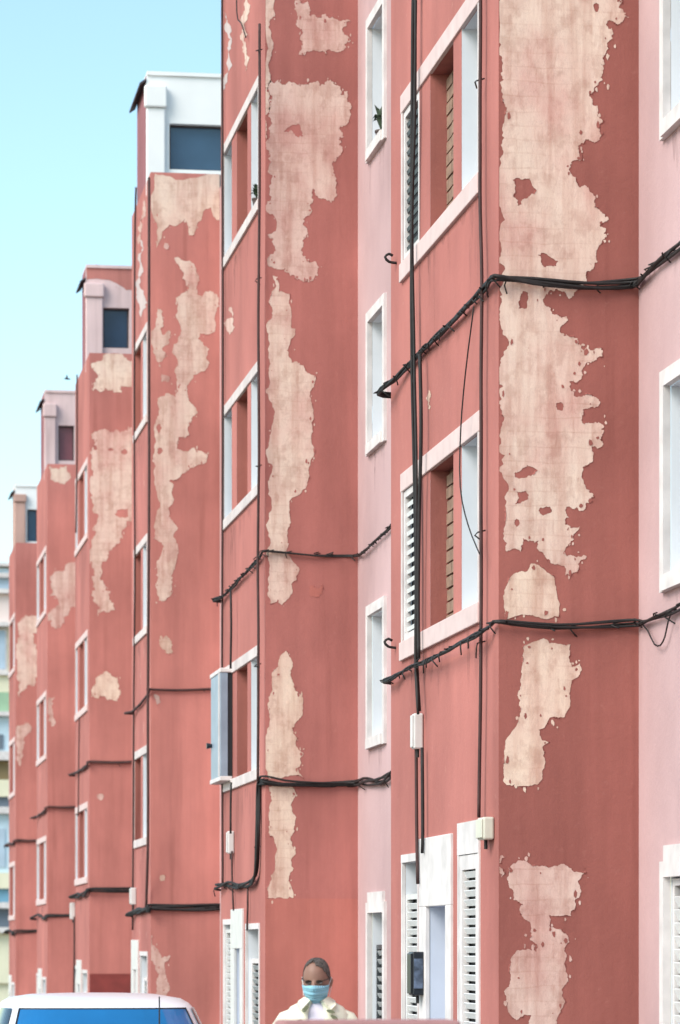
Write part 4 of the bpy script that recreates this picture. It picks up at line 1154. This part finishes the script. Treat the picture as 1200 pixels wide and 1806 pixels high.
for s_ in (-1, 1):
    mb.sweep([Hd(s_ * .072, .012, .022), Hd(s_ * .083, .016, .012), Hd(s_ * .080, .010, -.025)], [.010, .016, .009], 8)
    mb.sweep([Q(s_ * .120, .01, 1.345), Q(s_ * .172, .012, 1.315), Q(s_ * .212, .02, 1.20), Q(s_ * .225, .03, 1.08), Q(s_ * .19, -.08, 1.03), Q(s_ * .13, -.19, 1.04), Q(s_ * .10, -.235, 1.05)], [v * SC for v in (.04, .046, .044, .041, .038, .030, .026)], 12)
    # palm, four fingers closing on the paper, thumb from the side of the palm
    mb.sweep([Q(s_ * .105, -.225, 1.05), Q(s_ * .088, -.26, 1.055), Q(s_ * .075, -.29, 1.06)], [v * SC for v in (.027, .036, .034)], 10, .55)
    for fi, (dz, ln) in enumerate(((.030, .062), (.010, .070), (-.010, .066), (-.029, .052))):
        mb.sweep([Q(s_ * .078, -.285, 1.06 + dz), Q(s_ * .066, -.285 - ln * .55, 1.06 + dz), Q(s_ * .046, -.285 - ln * .72, 1.058 + dz), Q(s_ * .030, -.285 - ln * .55, 1.056 + dz)], [v * SC for v in (.0095, .009, .0085, .0075)], 8)
    mb.sweep([Q(s_ * .092, -.25, 1.085), Q(s_ * .072, -.275, 1.105), Q(s_ * .050, -.30, 1.103)], [v * SC for v in (.012, .011, .009)], 8)
    mb.sweep([Q(s_ * .085, .0, .86), Q(s_ * .095, -.005, .66), Q(s_ * .095, -.01, .47), Q(s_ * .098, .01, .30), Q(s_ * .10, .02, .09)], [v * SC for v in (.085, .078, .056, .052, .036)], 14)
    mb.sweep([Q(s_ * .10, .045, .05), Q(s_ * .105, -.04, .045), Q(s_ * .115, -.13, .03), Q(s_ * .118, -.19, .022)], [v * SC for v in (.038, .04, .038, .022)], 10, .8)
bo = mb.build('body', M_skin, man, smooth=True)
rm = bo.modifiers.new('remesh', 'REMESH'); rm.mode = 'VOXEL'; rm.voxel_size = .0065; rm.use_smooth_shade = True
sm = bo.modifiers.new('smooth', 'SMOOTH'); sm.iterations = 4; sm.factor = .5
# shirt: open over a tee, short sleeves, collar
NS = 40
rg = []
for rx, ry, z, y0 in ((.182, .130, .86, 0), (.178, .128, 1.0, 0), (.176, .128, 1.15, 0), (.186, .130, 1.30, .005), (.184, .118, 1.375, .01), (.150, .100, 1.418, .015), (.100, .086, 1.445, .015), (.078, .078, 1.462, .01)):
    rr_ = random.Random(int(z * 1000))
    rg.append([Q(p[0] * rr_.uniform(.985, 1.02), p[1] * rr_.uniform(.98, 1.03) + y0, z) for p in [sup(rx, ry, 2.4, -pi / 2 + .20 + (2 * pi - .40) * i / (NS - 1)) for i in range(NS)]])
mb = MB()
for a, b in zip(rg, rg[1:]):
    for i in range(NS - 1): mb.quad(a[i], a[i + 1], b[i + 1], b[i])
sh = mb.build('shirt', M_shirt, man, smooth=True)
w = sh.modifiers.new('weld', 'WELD'); w.merge_threshold = .0008
so = sh.modifiers.new('solid', 'SOLIDIFY'); so.thickness = .006; so.offset = 0
for s_ in (-1, 1):
    mb = MB(); mb.sweep([Q(s_ * .09, .012, 1.355), Q(s_ * .135, .012, 1.352), Q(s_ * .172, .012, 1.335), Q(s_ * .198, .014, 1.295), Q(s_ * .218, .02, 1.20), Q(s_ * .228, .028, 1.12)], [v * SC for v in (.040, .060, .066, .068, .064, .066)], 16); mb.build('sleeve', M_shirt, man, smooth=True)
    # collar leaf
    n = [Q(s_ * .074, .02, 1.462), Q(s_ * .068, -.055, 1.462), Q(s_ * .040, -.088, 1.445), Q(s_ * .085, -.118, 1.400), Q(s_ * .110, -.085, 1.425), Q(s_ * .105, .01, 1.445)]
    mb = MB(); k0 = len(mb.v)
    mb.v += n + [Q(s_ * .074, .02, 1.478), Q(s_ * .066, -.060, 1.480), Q(s_ * .036, -.096, 1.460), Q(s_ * .086, -.130, 1.404), Q(s_ * .114, -.092, 1.434), Q(s_ * .108, .01, 1.455)]
    mb.f += [(0, 1, 2, 3, 4, 5), (11, 10, 9, 8, 7, 6)] + [(i, (i + 1) % 6, 6 + (i + 1) % 6, 6 + i) for i in range(6)]
    co = mb.build('collar', M_shirt, sh, smooth=True)
    sb = co.modifiers.new('sub', 'SUBSURF'); sb.levels = 2; sb.render_levels = 2
mb = MB(); mb.loft([oval(rx, ry, 28, z, y0) for rx, ry, z, y0 in ((.168, .119, .88, 0), (.165, .118, 1.15, 0), (.174, .122, 1.30, .005), (.16, .108, 1.375, .01), (.09, .084, 1.425, .008), (.066, .068, 1.445, .005))]); mb.build('tee', M_tee, man, smooth=True)
rr_ = random.Random(4)
for x, z, a in ((-.105, 1.335, .5), (.105, 1.36, 2.6), (.06, 1.30, 1.2), (-.06, 1.41, .9), (-.13, 1.22, 2.0), (.12, 1.2, .4), (.085, 1.395, 2.9), (-.08, 1.27, 1.6)):
    yv = -.136 * math.sqrt(max(.05, 1 - (x / .19) ** 2)) - .006
    pts = []
    for i in range(10):
        tt = 2 * pi * i / 10
        lx, lz = .026 * cos(tt), .010 * sin(tt)
        pts.append((x + lx * cos(a) - lz * sin(a), z + lx * sin(a) + lz * cos(a)))
    mb = MB(); mb.loft([[Q(p[0], yv, p[1]) for p in pts], [Q(p[0], yv + .012, p[1]) for p in pts]]); mb.build('leaf_print', M_motif, sh)
mb = MB(); mb.loft([oval(rx, ry, 24, z) for rx, ry, z in ((.17, .118, .82), (.172, .12, .90), (.165, .116, .99))]); mb.build('waistband', M_trou, man, smooth=True)
for s_ in (-1, 1):
    mb = MB(); mb.sweep([Q(s_ * .082, .0, .88), Q(s_ * .093, -.003, .66), Q(s_ * .095, -.008, .45), Q(s_ * .10, .012, .10)], [v * SC for v in (.098, .092, .074, .068)], 16); mb.build('trouser_leg', M_trou, man, smooth=True)
    mb = MB(); mb.sweep([Q(s_ * .10, .06, .052), Q(s_ * .105, -.04, .052), Q(s_ * .116, -.14, .040), Q(s_ * .12, -.21, .030)], [v * SC for v in (.046, .049, .047, .026)], 12, .95); mb.build('shoe', M_shoe, man, smooth=True)
# receding cropped hair: shell over crown, sides and back only
mb = MB()
NH, NT = 44, 9
def hp(i, j):
    a = 2 * pi * i / NH
    u = j / (NT - 1)
    d = sup(1, 1, 2.1, a)
    front = max(0, -d[1])
    jag = .010 * sin(i * 2.7) + .008 * sin(i * 5.3 + 1)
    zlow = -.030 + (.156 - .026 * d[0]) * front ** .55 + jag * .7 * min(1, front * 2)
    z = zlow + (.1445 - zlow) * (1 - (1 - u) ** 1.6)
    prof = max(0.0, 1 - abs((z - .012) / .1328) ** 2.5) ** .42 + .015
    return Hd(d[0] * .0785 * prof, d[1] * .0995 * prof + .004, z)
for j in range(NT - 1):
    for i in range(NH):
        mb.quad(hp(i, j), hp((i + 1) % NH, j), hp((i + 1) % NH, j + 1), hp(i, j + 1))
ho = mb.build('hair', M_hair, man, smooth=True)
so = ho.modifiers.new('solid', 'SOLIDIFY'); so.thickness = .003; so.offset = 0
# mask: pleated shell over nose and chin with ear loops
mb = MB(); NM = 18; rows = [(.004, .0), (-.022, .012), (-.035, .004), (-.060, .008), (-.075, .0), (-.098, .002), (-.118, -.012), (-.126, -.040)]
def mp_(i, j):
    z, bulge = rows[j]
    a = -pi / 2 + (i / (NM - 1) - .5) * 2.5
    prof = math.sqrt(max(.12, 1 - ((min(z, .1) - .012) / .150) ** 2))
    nose = .022 * math.exp(-((a + pi / 2) / .45) ** 2) * (1 if j < 5 else .5)
    return Hd(cos(a) * .082 * prof, sin(a) * (.104 * prof + bulge + nose) - .004, z - (.010 if j == 0 else 0) * (1 - math.exp(-((a + pi / 2) / .5) ** 2)))
for j in range(len(rows) - 1):
    for i in range(NM - 1): mb.quad(mp_(i, j), mp_(i + 1, j), mp_(i + 1, j + 1), mp_(i, j + 1))
mk = mb.build('face_mask', M_mask, man, smooth=True)
so = mk.modifiers.new('solid', 'SOLIDIFY'); so.thickness = .003
for s_ in (-1, 1):
    mb = MB(); mb.sweep([Hd(s_ * .077, -.025, -.008), Hd(s_ * .087, .012, .030), Hd(s_ * .086, .026, -.01), Hd(s_ * .076, -.02, -.075)], .0022, 6); mb.build('ear_loop', M_white, mk)
    mb = MB(); mb.loft([[Hd(s_ * .033 + .021 * cos(2 * pi * i / 12), y_ + .010 * abs(cos(2 * pi * i / 12)), .020 + .011 * sin(2 * pi * i / 12)) for i in range(12)] for y_ in (-.104, -.094)]); mb.build('eye_brow_shade', M_eye, man)  # small dark discs: eyes and painted shadow under the brows
    mb = MB(); mb.sweep([Hd(s_ * .058, -.092, .028), Hd(s_ * .078, -.05, .030), Hd(s_ * .082, .01, .028)], .0028, 6); mb.build('temple_bar', M_eye, man)
pp = MB(); pp.box(-.10, .10, -.001, .001, -.13, .13)
po = bpy.data.objects.new('paper_sheet', pp.mesh('paper_sheet')); COL.objects.link(po); po.data.materials.append(M_white)
po.location = Q(0, -.325, 1.06); po.rotation_euler = (radians(-35), 0, YAW)
tag(po, 'white sheet of paper held by the masked man', 'paper')

# ------------------------------------------------------------------ rain stains below sills, cables and copings
M_stain, nt, b = new_mat('rain stain')
b.inputs['Base Color'].default_value = (0.15, 0.085, 0.075, 1)
b.inputs['Roughness'].default_value = 1.0
tr = nt.nodes.new('ShaderNodeBsdfTransparent')
mx = nt.nodes.new('ShaderNodeMixShader')
al = ramp(nt, noise(nt, 9.0, (1, .5, .25), 6, .65), [(0.40, (0, 0, 0)), (0.78, (0.26,) * 3)])
nt.links.new(al, mx.inputs[0])
nt.links.new(tr.outputs[0], mx.inputs[1])
nt.links.new(b.outputs[0], mx.inputs[2])
nt.links.new(mx.outputs[0], nt.nodes['Material Output'].inputs['Surface'])
def drips(parent, axis, plane, u0, u1, ztop, n, wmin, wmax, lmin, lmax, seed):
    rr = random.Random(seed); mb = MB()
    for i in range(n):
        u = rr.uniform(u0, u1); w = rr.uniform(wmin, wmax); L = rr.uniform(lmin, lmax) * rr.random() ** .5
        z0 = ztop - rr.uniform(0, .02); d = .0016 + i * .00004
        pts = [(u - w / 2, z0), (u + w / 2, z0), (u + w * .38, z0 - L * .4), (u + w * .2, z0 - L * .8), (u + w * .02, z0 - L), (u - w * .16, z0 - L * .75), (u - w * .36, z0 - L * .35)]
        k0 = len(mb.v)
        mb.v += [((plane - d, p[0], p[1]) if axis == 'x' else (p[0], plane - d, p[1])) for p in pts]
        mb.f.append(tuple(range(k0, k0 + len(pts))))
    o = mb.build('rain_stains', M_stain, parent); o['kind'] = 'stuff'
for k, B in enumerate(BLK):
    Yc, Ye, S0 = B['Yc'], B['Ye'], B['S0']
    for n in range(3):
        drips(B['o'], 'x', FX, Yc + .6, min(Yc + 3.6, Ye - .1), S0 + n * FLOOR, 14, .06, .28, .15, .75, 100 + k * 10 + n)
        if k < 2: drips(B['o'], 'x', RX, Yc - 1.75, Yc - .7, S0 + n * FLOOR + B['pk'] + .05, 8, .04, .16, .1, .5, 200 + k * 10 + n)
